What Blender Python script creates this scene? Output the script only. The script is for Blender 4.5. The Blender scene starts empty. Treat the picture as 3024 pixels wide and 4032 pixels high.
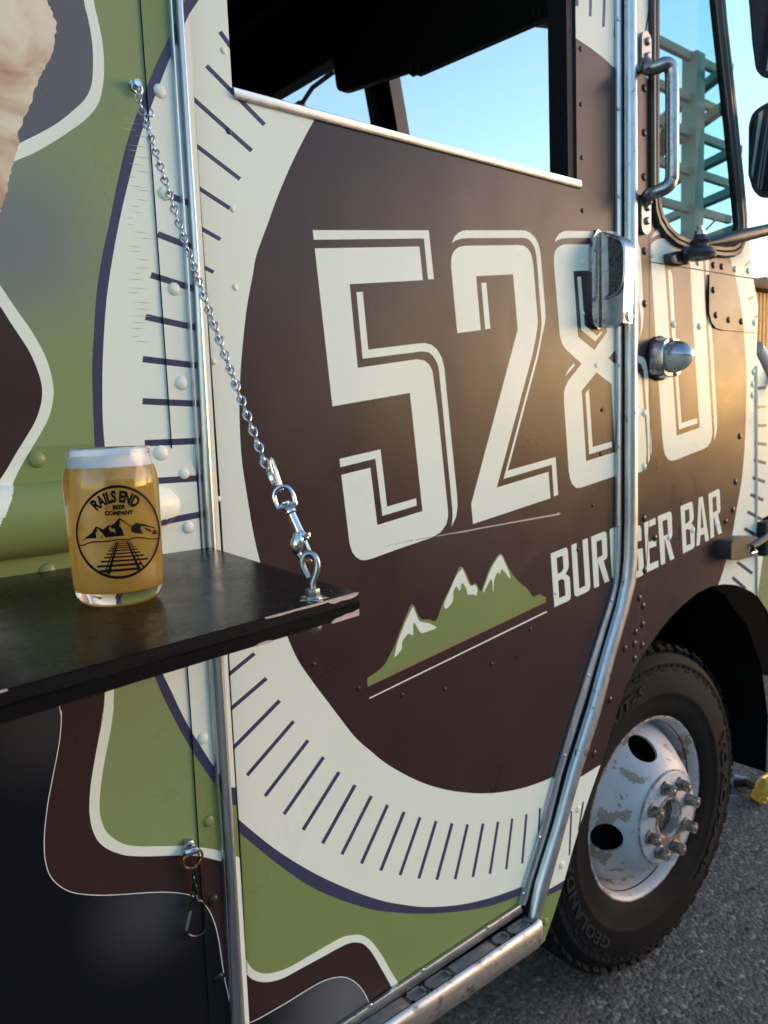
import bpy, bmesh, math, random
from mathutils import Vector, Matrix
from mathutils.geometry import delaunay_2d_cdt
random.seed(7)
sc = bpy.context.scene
col = sc.collection
rad = math.radians

# ------------------------------------------------------------------ camera
CAM = Vector((0, 0, 1.30))
E1 = Vector((0.77565776, -0.10454426, 0.62243517))      # truck forward, in lens axes
E2 = Vector((0.03675734, 0.99199491, 0.12080977))       # down
E3 = Vector((-0.63008249, -0.07082797, 0.77329132))     # into the truck
FPX = 3028.0
cam_d = bpy.data.cameras.new('camera')
cam = bpy.data.objects.new('camera', cam_d)
col.objects.link(cam)
cam.matrix_world = Matrix(((E1.x, -E1.y, -E1.z, CAM.x),
                           (E3.x, -E3.y, -E3.z, CAM.y),
                           (-E2.x, E2.y, E2.z, CAM.z),
                           (0, 0, 0, 1)))
cam_d.sensor_fit = 'HORIZONTAL'
cam_d.sensor_width = 36.0
cam_d.lens = 36.0 * FPX / 3024.0
cam_d.clip_start = 0.02
cam_d.clip_end = 2000
cam_d.dof.use_dof = True
cam_d.dof.focus_distance = 0.80
cam_d.dof.aperture_fstop = 16
sc.camera = cam

# ------------------------------------------------------------------ light
SUN_AZ = rad(-26)      # measured from +X
SUN_EL = rad(2.6)
w = bpy.data.worlds.new('World')
sc.world = w
w.use_nodes = True
nt = w.node_tree
bg = nt.nodes['Background']
sky = nt.nodes.new('ShaderNodeTexSky')
sky.sky_type = 'NISHITA'
sky.sun_disc = False
sky.sun_elevation = SUN_EL
sky.sun_rotation = math.pi / 2 - SUN_AZ
sky.altitude = 1600
sky.air_density = 1.0
sky.dust_density = 0.55
sky.ozone_density = 1.7
nt.links.new(sky.outputs[0], bg.inputs[0])
bg.inputs[1].default_value = 0.080
sd = bpy.data.lights.new('sun', 'SUN')
sd.energy = 0.21
sd.angle = rad(46)
sd.color = (1.0, 0.50, 0.22)
sun = bpy.data.objects.new('sun', sd)
col.objects.link(sun)
sdir = Vector((math.cos(SUN_AZ) * math.cos(SUN_EL), math.sin(SUN_AZ) * math.cos(SUN_EL), math.sin(SUN_EL)))
sun.rotation_euler = sdir.to_track_quat('Z', 'Y').to_euler()
sun.location = (6, -4, 5)
sc.view_settings.view_transform = 'Standard'
sc.view_settings.look = 'None'
sc.view_settings.exposure = 3.82
sc.view_settings.gamma = 1
sc.view_settings.use_curve_mapping = False
sc.render.engine = 'CYCLES'
sc.cycles.max_bounces = 14
sc.cycles.transmission_bounces = 12
sc.cycles.transparent_max_bounces = 16
sc.cycles.glossy_bounces = 6
sc.cycles.caustics_refractive = True

# ------------------------------------------------------------------ measuring: survey ray of a photographed point
def ray(p):
    d = Vector(((p[0] - 1512) / FPX, (p[1] - 2016) / FPX, 1))
    return Vector((d.dot(E1), d.dot(E3), -d.dot(E2)))
def onY(p, Y):
    d = ray(p); return CAM + d * (Y / d.y)
def onX(p, X):
    d = ray(p); return CAM + d * (X / d.x)
def onZ(p, Z):
    d = ray(p); return CAM + d * ((Z - CAM.z) / d.z)
def atD(p, t):
    return CAM + ray(p) * t
def Zm(l, ox, oy, s):
    return [((q[0] / s + ox, q[1] / s + oy) + tuple(v / s for v in q[2:])) for q in l]

class Plane:
    def __init__(s, Y, x0=0.0, a=0.0):
        s.Y, s.x0, s.a = Y, x0, a
        s.c, s.sn = math.cos(a), math.sin(a)
    def uv(s, p):
        d = ray(p)
        n = Vector((s.sn, -s.c, 0))
        t = (Vector((s.x0, s.Y, 0)) - CAM).dot(n) / d.dot(n)
        q = CAM + d * t
        return ((q.x - s.x0) * s.c + (q.y - s.Y) * s.sn, q.z)
    def xyz(s, u, v, out=0.0):
        return Vector((s.x0 + u * s.c + out * s.sn, s.Y + u * s.sn - out * s.c, v))

def fillet(pts, n=6):
    out = []
    N = len(pts)
    for i, p in enumerate(pts):
        if len(p) < 3 or p[2] <= 0:
            out.append((p[0], p[1])); continue
        P = Vector(p[:2]); A = Vector(pts[i - 1][:2]); B = Vector(pts[(i + 1) % N][:2])
        r = min(p[2], (A - P).length * .49, (B - P).length * .49)
        a = P + (A - P).normalized() * r; b = P + (B - P).normalized() * r
        for k in range(n + 1):
            t = k / n
            q = a * (1 - t) ** 2 + P * 2 * t * (1 - t) + b * t * t
            out.append((q.x, q.y))
    return out
def spline(pts, n=6, closed=False):
    N = len(pts); out = []
    V = [Vector(p) for p in pts]
    for i in range(N if closed else N - 1):
        if closed:
            a, b, c, d = V[i - 1], V[i], V[(i + 1) % N], V[(i + 2) % N]
        else:
            a, b, c, d = V[max(i - 1, 0)], V[i], V[i + 1], V[min(i + 2, N - 1)]
        for k in range(n):
            t = k / n
            out.append(tuple(.5 * (2 * b + (c - a) * t + (2 * a - 5 * b + 4 * c - d) * t * t + (3 * b - a - 3 * c + d) * t ** 3)))
    if not closed: out.append(tuple(V[-1]))
    return out
def stroke(path, wd):
    L, R = [], []
    for i, p in enumerate(path):
        a = Vector(path[max(i - 1, 0)]); b = Vector(path[min(i + 1, len(path) - 1)])
        d = (b - a).normalized(); n = Vector((-d.y, d.x)) * wd / 2
        L.append((p[0] + n.x, p[1] + n.y)); R.append((p[0] - n.x, p[1] - n.y))
    return L + R[::-1]
def area(q):
    return sum(q[i - 1][0] * q[i][1] - q[i][0] * q[i - 1][1] for i in range(len(q)))
def strokes(path, wd, k=5):
    return [stroke(path[i:i + k + 1], wd) for i in range(0, len(path) - 1, k)]
def pip(p, poly):
    x, y = p; c = False; j = len(poly) - 1
    for i in range(len(poly)):
        xi, yi = poly[i]; xj, yj = poly[j]
        if (yi > y) != (yj > y) and x < (xj - xi) * (y - yi) / (yj - yi) + xi: c = not c
        j = i
    return c

# ------------------------------------------------------------------ materials
def newmat(name):
    m = bpy.data.materials.new(name); m.use_nodes = True
    return m, m.node_tree, m.node_tree.nodes['Principled BSDF']
def N(t, typ, **kw):
    n = t.nodes.new(typ)
    for k, v in kw.items():
        if k.startswith('i_'): n.inputs[k[2:].replace('_', ' ')].default_value = v
        else: setattr(n, k, v)
    return n
def pbr(name, c, rough=.5, metal=0.0, noise=0.0, nscale=30, bump=0.0, bscale=200, spec=.5, c2=None, thr=None, rvar=0.0, coat=0.0):
    m, t, p = newmat(name)
    p.inputs['Base Color'].default_value = (*c, 1)
    p.inputs['Roughness'].default_value = rough
    p.inputs['Metallic'].default_value = metal
    p.inputs['Specular IOR Level'].default_value = spec
    p.inputs['Coat Weight'].default_value = coat
    p.inputs['Coat Roughness'].default_value = .08
    tc = N(t, 'ShaderNodeNewGeometry')
    if c2 is not None or rvar:
        nz = N(t, 'ShaderNodeTexNoise', i_Scale=nscale, i_Detail=8.0, i_Roughness=.65)
        t.links.new(tc.outputs['Position'], nz.inputs['Vector'])
        if c2 is not None:
            lo, hi = thr or (.4, .65)
            mr = N(t, 'ShaderNodeMapRange'); mr.inputs['From Min'].default_value = lo; mr.inputs['From Max'].default_value = hi
            t.links.new(nz.outputs['Fac'], mr.inputs['Value'])
            mx = N(t, 'ShaderNodeMix', data_type='RGBA')
            mx.inputs['A'].default_value = (*c, 1); mx.inputs['B'].default_value = (*c2, 1)
            t.links.new(mr.outputs[0], mx.inputs['Factor']); t.links.new(mx.outputs['Result'], p.inputs['Base Color'])
        if rvar:
            r2 = N(t, 'ShaderNodeMapRange'); r2.inputs['From Min'].default_value = .3; r2.inputs['From Max'].default_value = .7
            r2.inputs['To Min'].default_value = max(rough - rvar, .02); r2.inputs['To Max'].default_value = rough + rvar
            t.links.new(nz.outputs['Fac'], r2.inputs['Value']); t.links.new(r2.outputs[0], p.inputs['Roughness'])
    if bump:
        nb = N(t, 'ShaderNodeTexNoise', i_Scale=bscale, i_Detail=4.0)
        t.links.new(tc.outputs['Position'], nb.inputs['Vector'])
        b = N(t, 'ShaderNodeBump', i_Strength=bump, i_Distance=.001)
        t.links.new(nb.outputs['Fac'], b.inputs['Height']); t.links.new(b.outputs[0], p.inputs['Normal'])
    return m
WRAP_R = .30
def wrap(name, c, glow=None, speck=.6, grime=.022):
    """printed vinyl: colour, faint dust specks, slow waviness of the sheet metal; glow = printed soft airbrush spots"""
    m, t, p = newmat('vinyl_' + name)
    p.inputs['Roughness'].default_value = WRAP_R
    p.inputs['Specular IOR Level'].default_value = .25
    g = N(t, 'ShaderNodeNewGeometry')
    base = N(t, 'ShaderNodeRGB'); base.outputs[0].default_value = (*c, 1)
    cur = base.outputs[0]
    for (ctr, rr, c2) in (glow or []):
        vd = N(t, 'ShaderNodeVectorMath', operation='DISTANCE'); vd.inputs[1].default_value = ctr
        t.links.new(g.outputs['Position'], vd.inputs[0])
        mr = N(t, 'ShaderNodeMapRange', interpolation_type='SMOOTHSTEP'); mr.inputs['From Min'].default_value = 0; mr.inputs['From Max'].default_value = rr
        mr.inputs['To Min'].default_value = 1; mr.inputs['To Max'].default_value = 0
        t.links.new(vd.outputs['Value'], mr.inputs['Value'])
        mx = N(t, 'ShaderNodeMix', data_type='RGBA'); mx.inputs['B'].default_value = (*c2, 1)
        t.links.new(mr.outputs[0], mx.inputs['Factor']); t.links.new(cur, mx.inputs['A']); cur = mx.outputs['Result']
    vo = N(t, 'ShaderNodeTexNoise', i_Scale=420.0, i_Detail=2.0)
    t.links.new(g.outputs['Position'], vo.inputs['Vector'])
    mr = N(t, 'ShaderNodeMapRange'); mr.inputs['From Min'].default_value = .73; mr.inputs['From Max'].default_value = .82
    mr.inputs['To Max'].default_value = .35 * speck
    t.links.new(vo.outputs['Fac'], mr.inputs['Value'])
    mx = N(t, 'ShaderNodeMix', data_type='RGBA'); mx.inputs['B'].default_value = (.32, .29, .26, 1)
    t.links.new(mr.outputs[0], mx.inputs['Factor']); t.links.new(cur, mx.inputs['A'])
    # grime film
    gz = N(t, 'ShaderNodeTexNoise', i_Scale=5.0, i_Detail=6.0, i_Roughness=.7)
    gz.inputs['Distortion'].default_value = .8
    t.links.new(g.outputs['Position'], gz.inputs['Vector'])
    gr = N(t, 'ShaderNodeMapRange'); gr.inputs['From Min'].default_value = .45; gr.inputs['From Max'].default_value = .8
    gr.inputs['To Max'].default_value = grime
    t.links.new(gz.outputs['Fac'], gr.inputs['Value'])
    m2 = N(t, 'ShaderNodeMix', data_type='RGBA'); m2.inputs['B'].default_value = (.20, .17, .14, 1)
    t.links.new(gr.outputs[0], m2.inputs['Factor']); t.links.new(mx.outputs['Result'], m2.inputs['A'])
    t.links.new(m2.outputs['Result'], p.inputs['Base Color'])
    rr = N(t, 'ShaderNodeMapRange'); rr.inputs['From Min'].default_value = .3; rr.inputs['From Max'].default_value = .75
    rr.inputs['To Min'].default_value = WRAP_R - .05; rr.inputs['To Max'].default_value = WRAP_R + .10
    t.links.new(gz.outputs['Fac'], rr.inputs['Value']); t.links.new(rr.outputs[0], p.inputs['Roughness'])
    nb = N(t, 'ShaderNodeTexNoise', i_Scale=7.0, i_Detail=1.0)
    mp = N(t, 'ShaderNodeMapping'); mp.inputs['Scale'].default_value = (1, 1, .45)
    t.links.new(g.outputs['Position'], mp.inputs['Vector']); t.links.new(mp.outputs[0], nb.inputs['Vector'])
    nf = N(t, 'ShaderNodeTexNoise', i_Scale=900.0, i_Detail=1.0)
    t.links.new(g.outputs['Position'], nf.inputs['Vector'])
    b = N(t, 'ShaderNodeBump', i_Strength=.35, i_Distance=.004)
    t.links.new(nb.outputs['Fac'], b.inputs['Height'])
    b2 = N(t, 'ShaderNodeBump', i_Strength=.05, i_Distance=.0004)
    t.links.new(nf.outputs['Fac'], b2.inputs['Height']); t.links.new(b.outputs[0], b2.inputs['Normal'])
    t.links.new(b2.outputs[0], p.inputs['Normal'])
    return m
M = {}
M['cream'] = wrap('cream', (.79, .81, .68), speck=.25)
M['navy'] = wrap('navy', (.052, .048, .098))
M['brown'] = wrap('brown', (.040, .019, .0185))
M['green'] = wrap('green', (.205, .25, .085))
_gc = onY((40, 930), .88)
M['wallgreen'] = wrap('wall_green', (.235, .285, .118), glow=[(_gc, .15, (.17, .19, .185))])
M['olive'] = wrap('olive', (.24, .22, .085))
M['slate'] = wrap('slate', (.118, .108, .124))
M['darkbrown'] = wrap('dark_brown', (.040, .020, .018))
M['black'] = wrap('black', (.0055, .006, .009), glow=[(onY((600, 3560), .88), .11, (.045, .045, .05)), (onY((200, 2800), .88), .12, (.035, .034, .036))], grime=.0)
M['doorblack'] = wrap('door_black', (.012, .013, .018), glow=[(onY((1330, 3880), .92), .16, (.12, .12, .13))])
M['white'] = wrap('white', (.72, .72, .74))
M['seam'] = pbr('seam_dark', (.018, .015, .014), .7)
M['scratch'] = pbr('scratch_bare', (.45, .42, .42), .5)
M['scuff'] = pbr('scuff_rub', (.36, .35, .28), .5)
# printed bun photograph
m, t, p = newmat('vinyl_bun_print')
g = N(t, 'ShaderNodeNewGeometry')
nz = N(t, 'ShaderNodeTexNoise', i_Scale=17.0, i_Detail=3.0, i_Roughness=.55, i_Distortion=.6)
t.links.new(g.outputs['Position'], nz.inputs['Vector'])
cr = N(t, 'ShaderNodeValToRGB')
els = cr.color_ramp.elements
els[0].position = .30; els[0].color = (.33, .16, .085, 1)
els[1].position = .74; els[1].color = (.80, .72, .52, 1)
e = els.new(.42); e.color = (.55, .34, .20, 1)
e = els.new(.55); e.color = (.72, .60, .40, 1)
t.links.new(nz.outputs['Fac'], cr.inputs[0]); t.links.new(cr.outputs[0], p.inputs['Base Color'])
p.inputs['Roughness'].default_value = WRAP_R
M['bun'] = m
def brushed(name, c, rough, dirt=(.25, .23, .21), lo=.58, hi=.75, sc_=(60, 60, 4)):
    m, t, p = newmat(name)
    p.inputs['Metallic'].default_value = 1
    g = N(t, 'ShaderNodeNewGeometry')
    mp = N(t, 'ShaderNodeMapping'); mp.inputs['Scale'].default_value = sc_
    t.links.new(g.outputs['Position'], mp.inputs['Vector'])
    nz = N(t, 'ShaderNodeTexNoise', i_Scale=1.0, i_Detail=8.0, i_Roughness=.7)
    t.links.new(mp.outputs[0], nz.inputs['Vector'])
    mr = N(t, 'ShaderNodeMapRange'); mr.inputs['From Min'].default_value = lo; mr.inputs['From Max'].default_value = hi
    t.links.new(nz.outputs['Fac'], mr.inputs['Value'])
    mx = N(t, 'ShaderNodeMix', data_type='RGBA'); mx.inputs['A'].default_value = (*c, 1); mx.inputs['B'].default_value = (*dirt, 1)
    t.links.new(mr.outputs[0], mx.inputs['Factor']); t.links.new(mx.outputs['Result'], p.inputs['Base Color'])
    r2 = N(t, 'ShaderNodeMapRange'); r2.inputs['From Min'].default_value = .3; r2.inputs['From Max'].default_value = .7
    r2.inputs['To Min'].default_value = rough - .08; r2.inputs['To Max'].default_value = rough + .12
    t.links.new(nz.outputs['Fac'], r2.inputs['Value']); t.links.new(r2.outputs[0], p.inputs['Roughness'])
    b = N(t, 'ShaderNodeBump', i_Strength=.12, i_Distance=.0005)
    t.links.new(nz.outputs['Fac'], b.inputs['Height']); t.links.new(b.outputs[0], p.inputs['Normal'])
    return m
M['alu'] = brushed('aluminium', (.58, .58, .60), .34, lo=.62, hi=.8)
M['aluworn'] = brushed('aluminium_worn', (.56, .56, .58), .36, dirt=(.05, .045, .04), lo=.60, hi=.68, sc_=(40, 40, 30))
M['alustep'] = brushed('step_aluminium', (.50, .49, .48), .46, dirt=(.09, .08, .07), lo=.52, hi=.66, sc_=(26, 40, 40))
M['zinc'] = brushed('zinc_plate', (.55, .56, .60), .24, lo=.55, hi=.8, sc_=(150, 150, 150))
M['nickel'] = brushed('nickel', (.66, .63, .64), .16, dirt=(.4, .36, .33), lo=.6, hi=.85, sc_=(90, 90, 90))
M['steel'] = brushed('grey_steel', (.36, .36, .38), .3, lo=.5, hi=.8, sc_=(120, 120, 120))
M['chrome'] = brushed('pitted_chrome', (.42, .42, .44), .25, dirt=(.03, .025, .02), lo=.64, hi=.69, sc_=(110, 110, 80))
M['brass'] = brushed('coppery_ring', (.60, .36, .18), .25, dirt=(.4, .3, .25), lo=.55, hi=.8, sc_=(200, 200, 200))
M['rubber'] = pbr('black_rubber', (.008, .008, .010), .65, spec=.3, bump=.2, bscale=300)
M['gasket'] = pbr('gasket_rubber', (.030, .027, .027), .42, bump=.15, bscale=250)
M['blackpaint'] = pbr('black_paint', (.010, .010, .011), .35)
M['interior'] = pbr('dark_cab_lining', (.006, .006, .007), .7)
M['trimdark'] = pbr('cab_trim', (.022, .020, .017), .6)
M['plasticdark'] = pbr('dark_plastic', (.035, .032, .032), .45, bump=.2, bscale=600)
M['tread'] = pbr('step_rubber', (.12, .12, .118), .65, c2=(.26, .24, .22), nscale=45, thr=(.5, .8), bump=.4, bscale=250)
M['tyre'] = pbr('tyre_rubber', (.0065, .0065, .008), .75, spec=.12, c2=(.012, .0115, .012), nscale=14, thr=(.45, .8), bump=.25, bscale=160)
M['hardware'] = pbr('dull_nut', (.30, .29, .28), .42, metal=.9)
M['yellow'] = pbr('yellow_plastic', (.62, .34, .022), .35, c2=(.5, .28, .03), nscale=20)
M['lens'] = pbr('smoked_lens', (.55, .52, .48), .35, c2=(.42, .39, .35), nscale=25)
M['mirror'] = pbr('mirror_glass', (.42, .47, .50), .03, metal=1)
# rim paint, flaking
m, t, p = newmat('rim_paint')
g = N(t, 'ShaderNodeNewGeometry')
nz = N(t, 'ShaderNodeTexNoise', i_Scale=13.0, i_Detail=9.0, i_Roughness=.62)
t.links.new(g.outputs['Position'], nz.inputs['Vector'])
cr = N(t, 'ShaderNodeValToRGB'); cr.color_ramp.interpolation = 'LINEAR'
els = cr.color_ramp.elements
els[0].position = .0; els[0].color = (.47, .46, .49, 1); els[1].position = 1; els[1].color = (.20, .17, .14, 1)
for pos, c in ((.575, (.44, .43, .45)), (.59, (.20, .09, .04)), (.605, (.26, .23, .19)), (.66, (.24, .21, .17))):
    e = els.new(pos); e.color = (*c, 1)
t.links.new(nz.outputs['Fac'], cr.inputs[0])
n2 = N(t, 'ShaderNodeTexNoise', i_Scale=60.0, i_Detail=6.0)
t.links.new(g.outputs['Position'], n2.inputs['Vector'])
mr = N(t, 'ShaderNodeMapRange'); mr.inputs['From Min'].default_value = .6; mr.inputs['From Max'].default_value = .75; mr.inputs['To Max'].default_value = .65
t.links.new(n2.outputs['Fac'], mr.inputs['Value'])
mx = N(t, 'ShaderNodeMix', data_type='RGBA'); mx.inputs['B'].default_value = (.22, .13, .09, 1)
t.links.new(mr.outputs[0], mx.inputs['Factor']); t.links.new(cr.outputs[0], mx.inputs['A']); t.links.new(mx.outputs['Result'], p.inputs['Base Color'])
p.inputs['Roughness'].default_value = .42
b = N(t, 'ShaderNodeBump', i_Strength=.4, i_Distance=-.0006); t.links.new(cr.outputs[0], b.inputs['Height']); t.links.new(b.outputs[0], p.inputs['Normal'])
M['rim'] = m
M['rust'] = pbr('rusty_edge', (.20, .085, .04), .7, c2=(.42, .40, .40), nscale=70, thr=(.42, .6))
M['nutrust'] = pbr('rusty_nut', (.33, .29, .26), .5, c2=(.10, .055, .03), nscale=90, thr=(.42, .6), metal=.5)
# laminate of the shelf
M['laminate'] = pbr('black_laminate', (.0035, .0035, .004), .26, spec=.12, c2=(.009, .009, .009), nscale=30, thr=(.5, .85), rvar=.06, bump=.06, bscale=500)
m = M['laminate']; t = m.node_tree; p = t.nodes['Principled BSDF']
g = N(t, 'ShaderNodeNewGeometry'); vz = N(t, 'ShaderNodeTexNoise', i_Scale=620.0, i_Detail=1.0); t.links.new(g.outputs['Position'], vz.inputs['Vector'])
mr = N(t, 'ShaderNodeMapRange'); mr.inputs['From Min'].default_value = .735; mr.inputs['From Max'].default_value = .80
t.links.new(vz.outputs['Fac'], mr.inputs['Value'])
src = p.inputs['Base Color'].links[0].from_socket
mx = N(t, 'ShaderNodeMix', data_type='RGBA'); mx.inputs['B'].default_value = (.30, .29, .26, 1)
t.links.new(src, mx.inputs['A']); t.links.new(mr.outputs[0], mx.inputs['Factor']); t.links.new(mx.outputs['Result'], p.inputs['Base Color'])
M['edgeband'] = pbr('edge_band', (.0025, .0025, .004), .6, spec=.08, c2=(.012, .012, .015), nscale=260, thr=(.62, .78), bump=.5, bscale=700)
M['rawboard'] = pbr('raw_particle_board', (.55, .42, .36), .8, c2=(.42, .30, .24), nscale=300)
# thin window glass
def thin_glass(name, tint, refl=1.0):
    m = bpy.data.materials.new(name); m.use_nodes = True; t = m.node_tree
    t.nodes.remove(t.nodes['Principled BSDF'])
    tr = N(t, 'ShaderNodeBsdfTransparent'); tr.inputs[0].default_value = (*tint, 1)
    gl = N(t, 'ShaderNodeBsdfGlossy'); gl.inputs['Roughness'].default_value = .02; gl.inputs[0].default_value = (.95 * refl, .95 * refl, .95 * refl, 1)
    lw = N(t, 'ShaderNodeLayerWeight'); lw.inputs[0].default_value = .5
    pw = N(t, 'ShaderNodeMath', operation='POWER'); pw.inputs[1].default_value = 5.0
    fr = N(t, 'ShaderNodeMath', operation='MULTIPLY_ADD'); fr.inputs[1].default_value = .95; fr.inputs[2].default_value = .045
    t.links.new(lw.outputs['Facing'], pw.inputs[0]); t.links.new(pw.outputs[0], fr.inputs[0])
    mx = N(t, 'ShaderNodeMixShader')
    t.links.new(fr.outputs[0], mx.inputs[0]); t.links.new(tr.outputs[0], mx.inputs[1]); t.links.new(gl.outputs[0], mx.inputs[2])
    t.links.new(mx.outputs[0], t.nodes['Material Output'].inputs[0])
    return m
M['tealglass'] = thin_glass('teal_window_glass', (.60, .88, .84), .10)
M['screen'] = thin_glass('windscreen_glass', (.98, .94, .94))
# drinking glass and beer
m, t, p = newmat('clear_glass')
p.inputs['Transmission Weight'].default_value = 1; p.inputs['Roughness'].default_value = 0.0; p.inputs['IOR'].default_value = 1.46
p.inputs['Base Color'].default_value = (1, 1, 1, 1)
M['glass'] = m
m, t, p = newmat('golden_beer')
p.inputs['Transmission Weight'].default_value = 1; p.inputs['Roughness'].default_value = .02; p.inputs['IOR'].default_value = .93; p.inputs['Specular IOR Level'].default_value = .5
p.inputs['Base Color'].default_value = (1.0, .90, .55, 1)
trl = N(t, 'ShaderNodeBsdfTranslucent'); trl.inputs[0].default_value = (1, .72, .20, 1)
dif = N(t, 'ShaderNodeBsdfDiffuse'); dif.inputs[0].default_value = (1, .70, .19, 1)
m1 = N(t, 'ShaderNodeMixShader'); m1.inputs[0].default_value = .45
t.links.new(trl.outputs[0], m1.inputs[1]); t.links.new(dif.outputs[0], m1.inputs[2])
m2 = N(t, 'ShaderNodeMixShader'); m2.inputs[0].default_value = .68
t.links.new(p.outputs[0], m2.inputs[1]); t.links.new(m1.outputs[0], m2.inputs[2])
t.links.new(m2.outputs[0], t.nodes['Material Output'].inputs[0])
M['beer'] = m
M['foam'] = pbr('beer_foam', (.97, .95, .93), .7, bump=.5, bscale=900)
M['ink'] = pbr('printed_ink', (.004, .0035, .006), .5, spec=.1)

# ------------------------------------------------------------------ mesh helpers
WLOC = {}
def link(name, me, parent=None, loc=None, kind=None):
    o = bpy.data.objects.new(name, me); col.objects.link(o)
    L = Vector(loc) if loc is not None else Vector((0, 0, 0))
    if parent is not None:
        o.parent = parent; o.location = L - WLOC[parent.name]
    else:
        o.location = L
    WLOC[o.name] = L
    if kind: o['kind'] = kind
    return o
def mesh(name, verts, faces, mat, parent=None, smooth=False, fm=None, sharp=None, kind=None, label=None):
    vs = [Vector(v) for v in verts]
    lo = Vector((min(v.x for v in vs), min(v.y for v in vs), min(v.z for v in vs)))
    hi = Vector((max(v.x for v in vs), max(v.y for v in vs), max(v.z for v in vs)))
    c = (lo + hi) / 2
    if parent is None: c.z = lo.z
    me = bpy.data.meshes.new(name)
    me.from_pydata([v - c for v in vs], [], faces)
    for mm in (mat if isinstance(mat, (list, tuple)) else [mat]):
        me.materials.append(M[mm] if isinstance(mm, str) else mm)
    if fm: me.polygons.foreach_set('material_index', fm)
    if smooth: me.polygons.foreach_set('use_smooth', [True] * len(me.polygons))
    if smooth and sharp: me.set_sharp_from_angle(angle=rad(sharp))
    me.update()
    o = link(name, me, parent, c, kind)
    if label: o['label'] = label
    return o
class G:
    """collects verts / faces of one mesh"""
    def __init__(s): s.v = []; s.f = []; s.m = []
    def add(s, v, f, mi=0):
        n = len(s.v); s.v += [Vector(x) for x in v]; s.f += [[i + n for i in q] for q in f]; s.m += [mi] * len(f); return s
    def box(s, c, sz, M3=None, mi=0):
        h = Vector(sz) / 2
        vs = [Vector((x * h.x, y * h.y, z * h.z)) for x in (-1, 1) for y in (-1, 1) for z in (-1, 1)]
        if M3 is not None: vs = [M3 @ v for v in vs]
        return s.add([Vector(c) + v for v in vs], [(0, 1, 3, 2), (4, 6, 7, 5), (0, 4, 5, 1), (2, 3, 7, 6), (0, 2, 6, 4), (1, 5, 7, 3)], mi)
    def rbox(s, c, sz, r, M3=None, seg=2, mi=0):
        bm = bmesh.new(); bmesh.ops.create_cube(bm, size=1)
        for v in bm.verts: v.co = Vector((v.co.x * sz[0], v.co.y * sz[1], v.co.z * sz[2]))
        bmesh.ops.bevel(bm, geom=bm.edges[:], offset=r, segments=seg, affect='EDGES', profile=.5)
        bm.verts.index_update()
        vs = [Vector(c) + ((M3 @ v.co) if M3 is not None else v.co) for v in bm.verts]
        fs = [[v.index for v in f.verts] for f in bm.faces]; bm.free()
        return s.add(vs, fs, mi)
    def tube(s, path, r, n=8, closed=False, mi=0, flat=None):
        P = [Vector(p) for p in path]; k = len(P)
        rr = r if isinstance(r, (list, tuple)) else [r] * k
        T = []
        for i in range(k):
            a = P[i - 1] if (i > 0 or closed) else P[i]; b = P[(i + 1) % k] if (i < k - 1 or closed) else P[i]
            T.append((b - a).normalized())
        up = Vector((0, 0, 1)) if abs(T[0].z) < .9 else Vector((1, 0, 0))
        nrm = (up - T[0] * up.dot(T[0])).normalized()
        base = len(s.v); vs = []
        for i in range(k):
            nrm = (nrm - T[i] * nrm.dot(T[i])).normalized()
            bn = T[i].cross(nrm)
            for j in range(n):
                a = 2 * math.pi * j / n
                vs.append(P[i] + (nrm * math.cos(a) + bn * math.sin(a) * (flat or 1)) * rr[i])
        fs = []
        for i in range(k if closed else k - 1):
            for j in range(n):
                i2 = (i + 1) % k; j2 = (j + 1) % n
                fs.append((i * n + j, i * n + j2, i2 * n + j2, i2 * n + j))
        if not closed:
            fs.append(tuple(range(n))[::-1]); fs.append(tuple((k - 1) * n + j for j in range(n)))
        return s.add(vs, fs, mi)
    def lathe(s, prof, org, ax, n=32, mi=0, a0=0.0, closed=False, cap=True):
        """prof: (radius, height along ax)"""
        ax = Vector(ax).normalized()
        up = Vector((0, 0, 1)) if abs(ax.z) < .9 else Vector((1, 0, 0))
        X = (up - ax * up.dot(ax)).normalized(); Y = ax.cross(X); org = Vector(org)
        vs = []; fs = []
        for (r, h) in prof:
            for j in range(n):
                a = 2 * math.pi * j / n + a0
                vs.append(org + ax * h + (X * math.cos(a) + Y * math.sin(a)) * max(r, 1e-5))
        K = len(prof)
        for i in range(K if closed else K - 1):
            for j in range(n):
                fs.append((i * n + j, i * n + (j + 1) % n, ((i + 1) % K) * n + (j + 1) % n, ((i + 1) % K) * n + j))
        if not closed and cap:
            if prof[0][0] > 1e-4: fs.append(tuple(range(n))[::-1])
            if prof[-1][0] > 1e-4: fs.append(tuple((K - 1) * n + j for j in range(n)))
        return s.add(vs, fs, mi)
    def prism(s, poly3, off, mi=0):
        """polygon of 3d points extruded by off"""
        n = len(poly3); off = Vector(off)
        a = [Vector(p) for p in poly3]
        return s.add(a + [p + off for p in a], [tuple(range(n)), tuple(range(n, 2 * n))[::-1]] + [(i, i + n, (i + 1) % n + n, (i + 1) % n) for i in range(n)], mi)
    def out(s, name, mat, parent=None, smooth=True, sharp=35, **kw):
        o = mesh(name, s.v, s.f, mat, parent, smooth, s.m if isinstance(mat, (list, tuple)) else None, sharp, **kw)
        bm = bmesh.new(); bm.from_mesh(o.data); bmesh.ops.recalc_face_normals(bm, faces=bm.faces[:]); bm.to_mesh(o.data); bm.free()
        if smooth and sharp: o.data.set_sharp_from_angle(angle=rad(sharp))
        return o
def thing(name, label, cat, loc, group=None):
    o = bpy.data.objects.new(name, None); col.objects.link(o); o.location = loc; o.empty_display_size = .1
    WLOC[o.name] = Vector(loc)
    return tag(o, label, cat, group)
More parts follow.
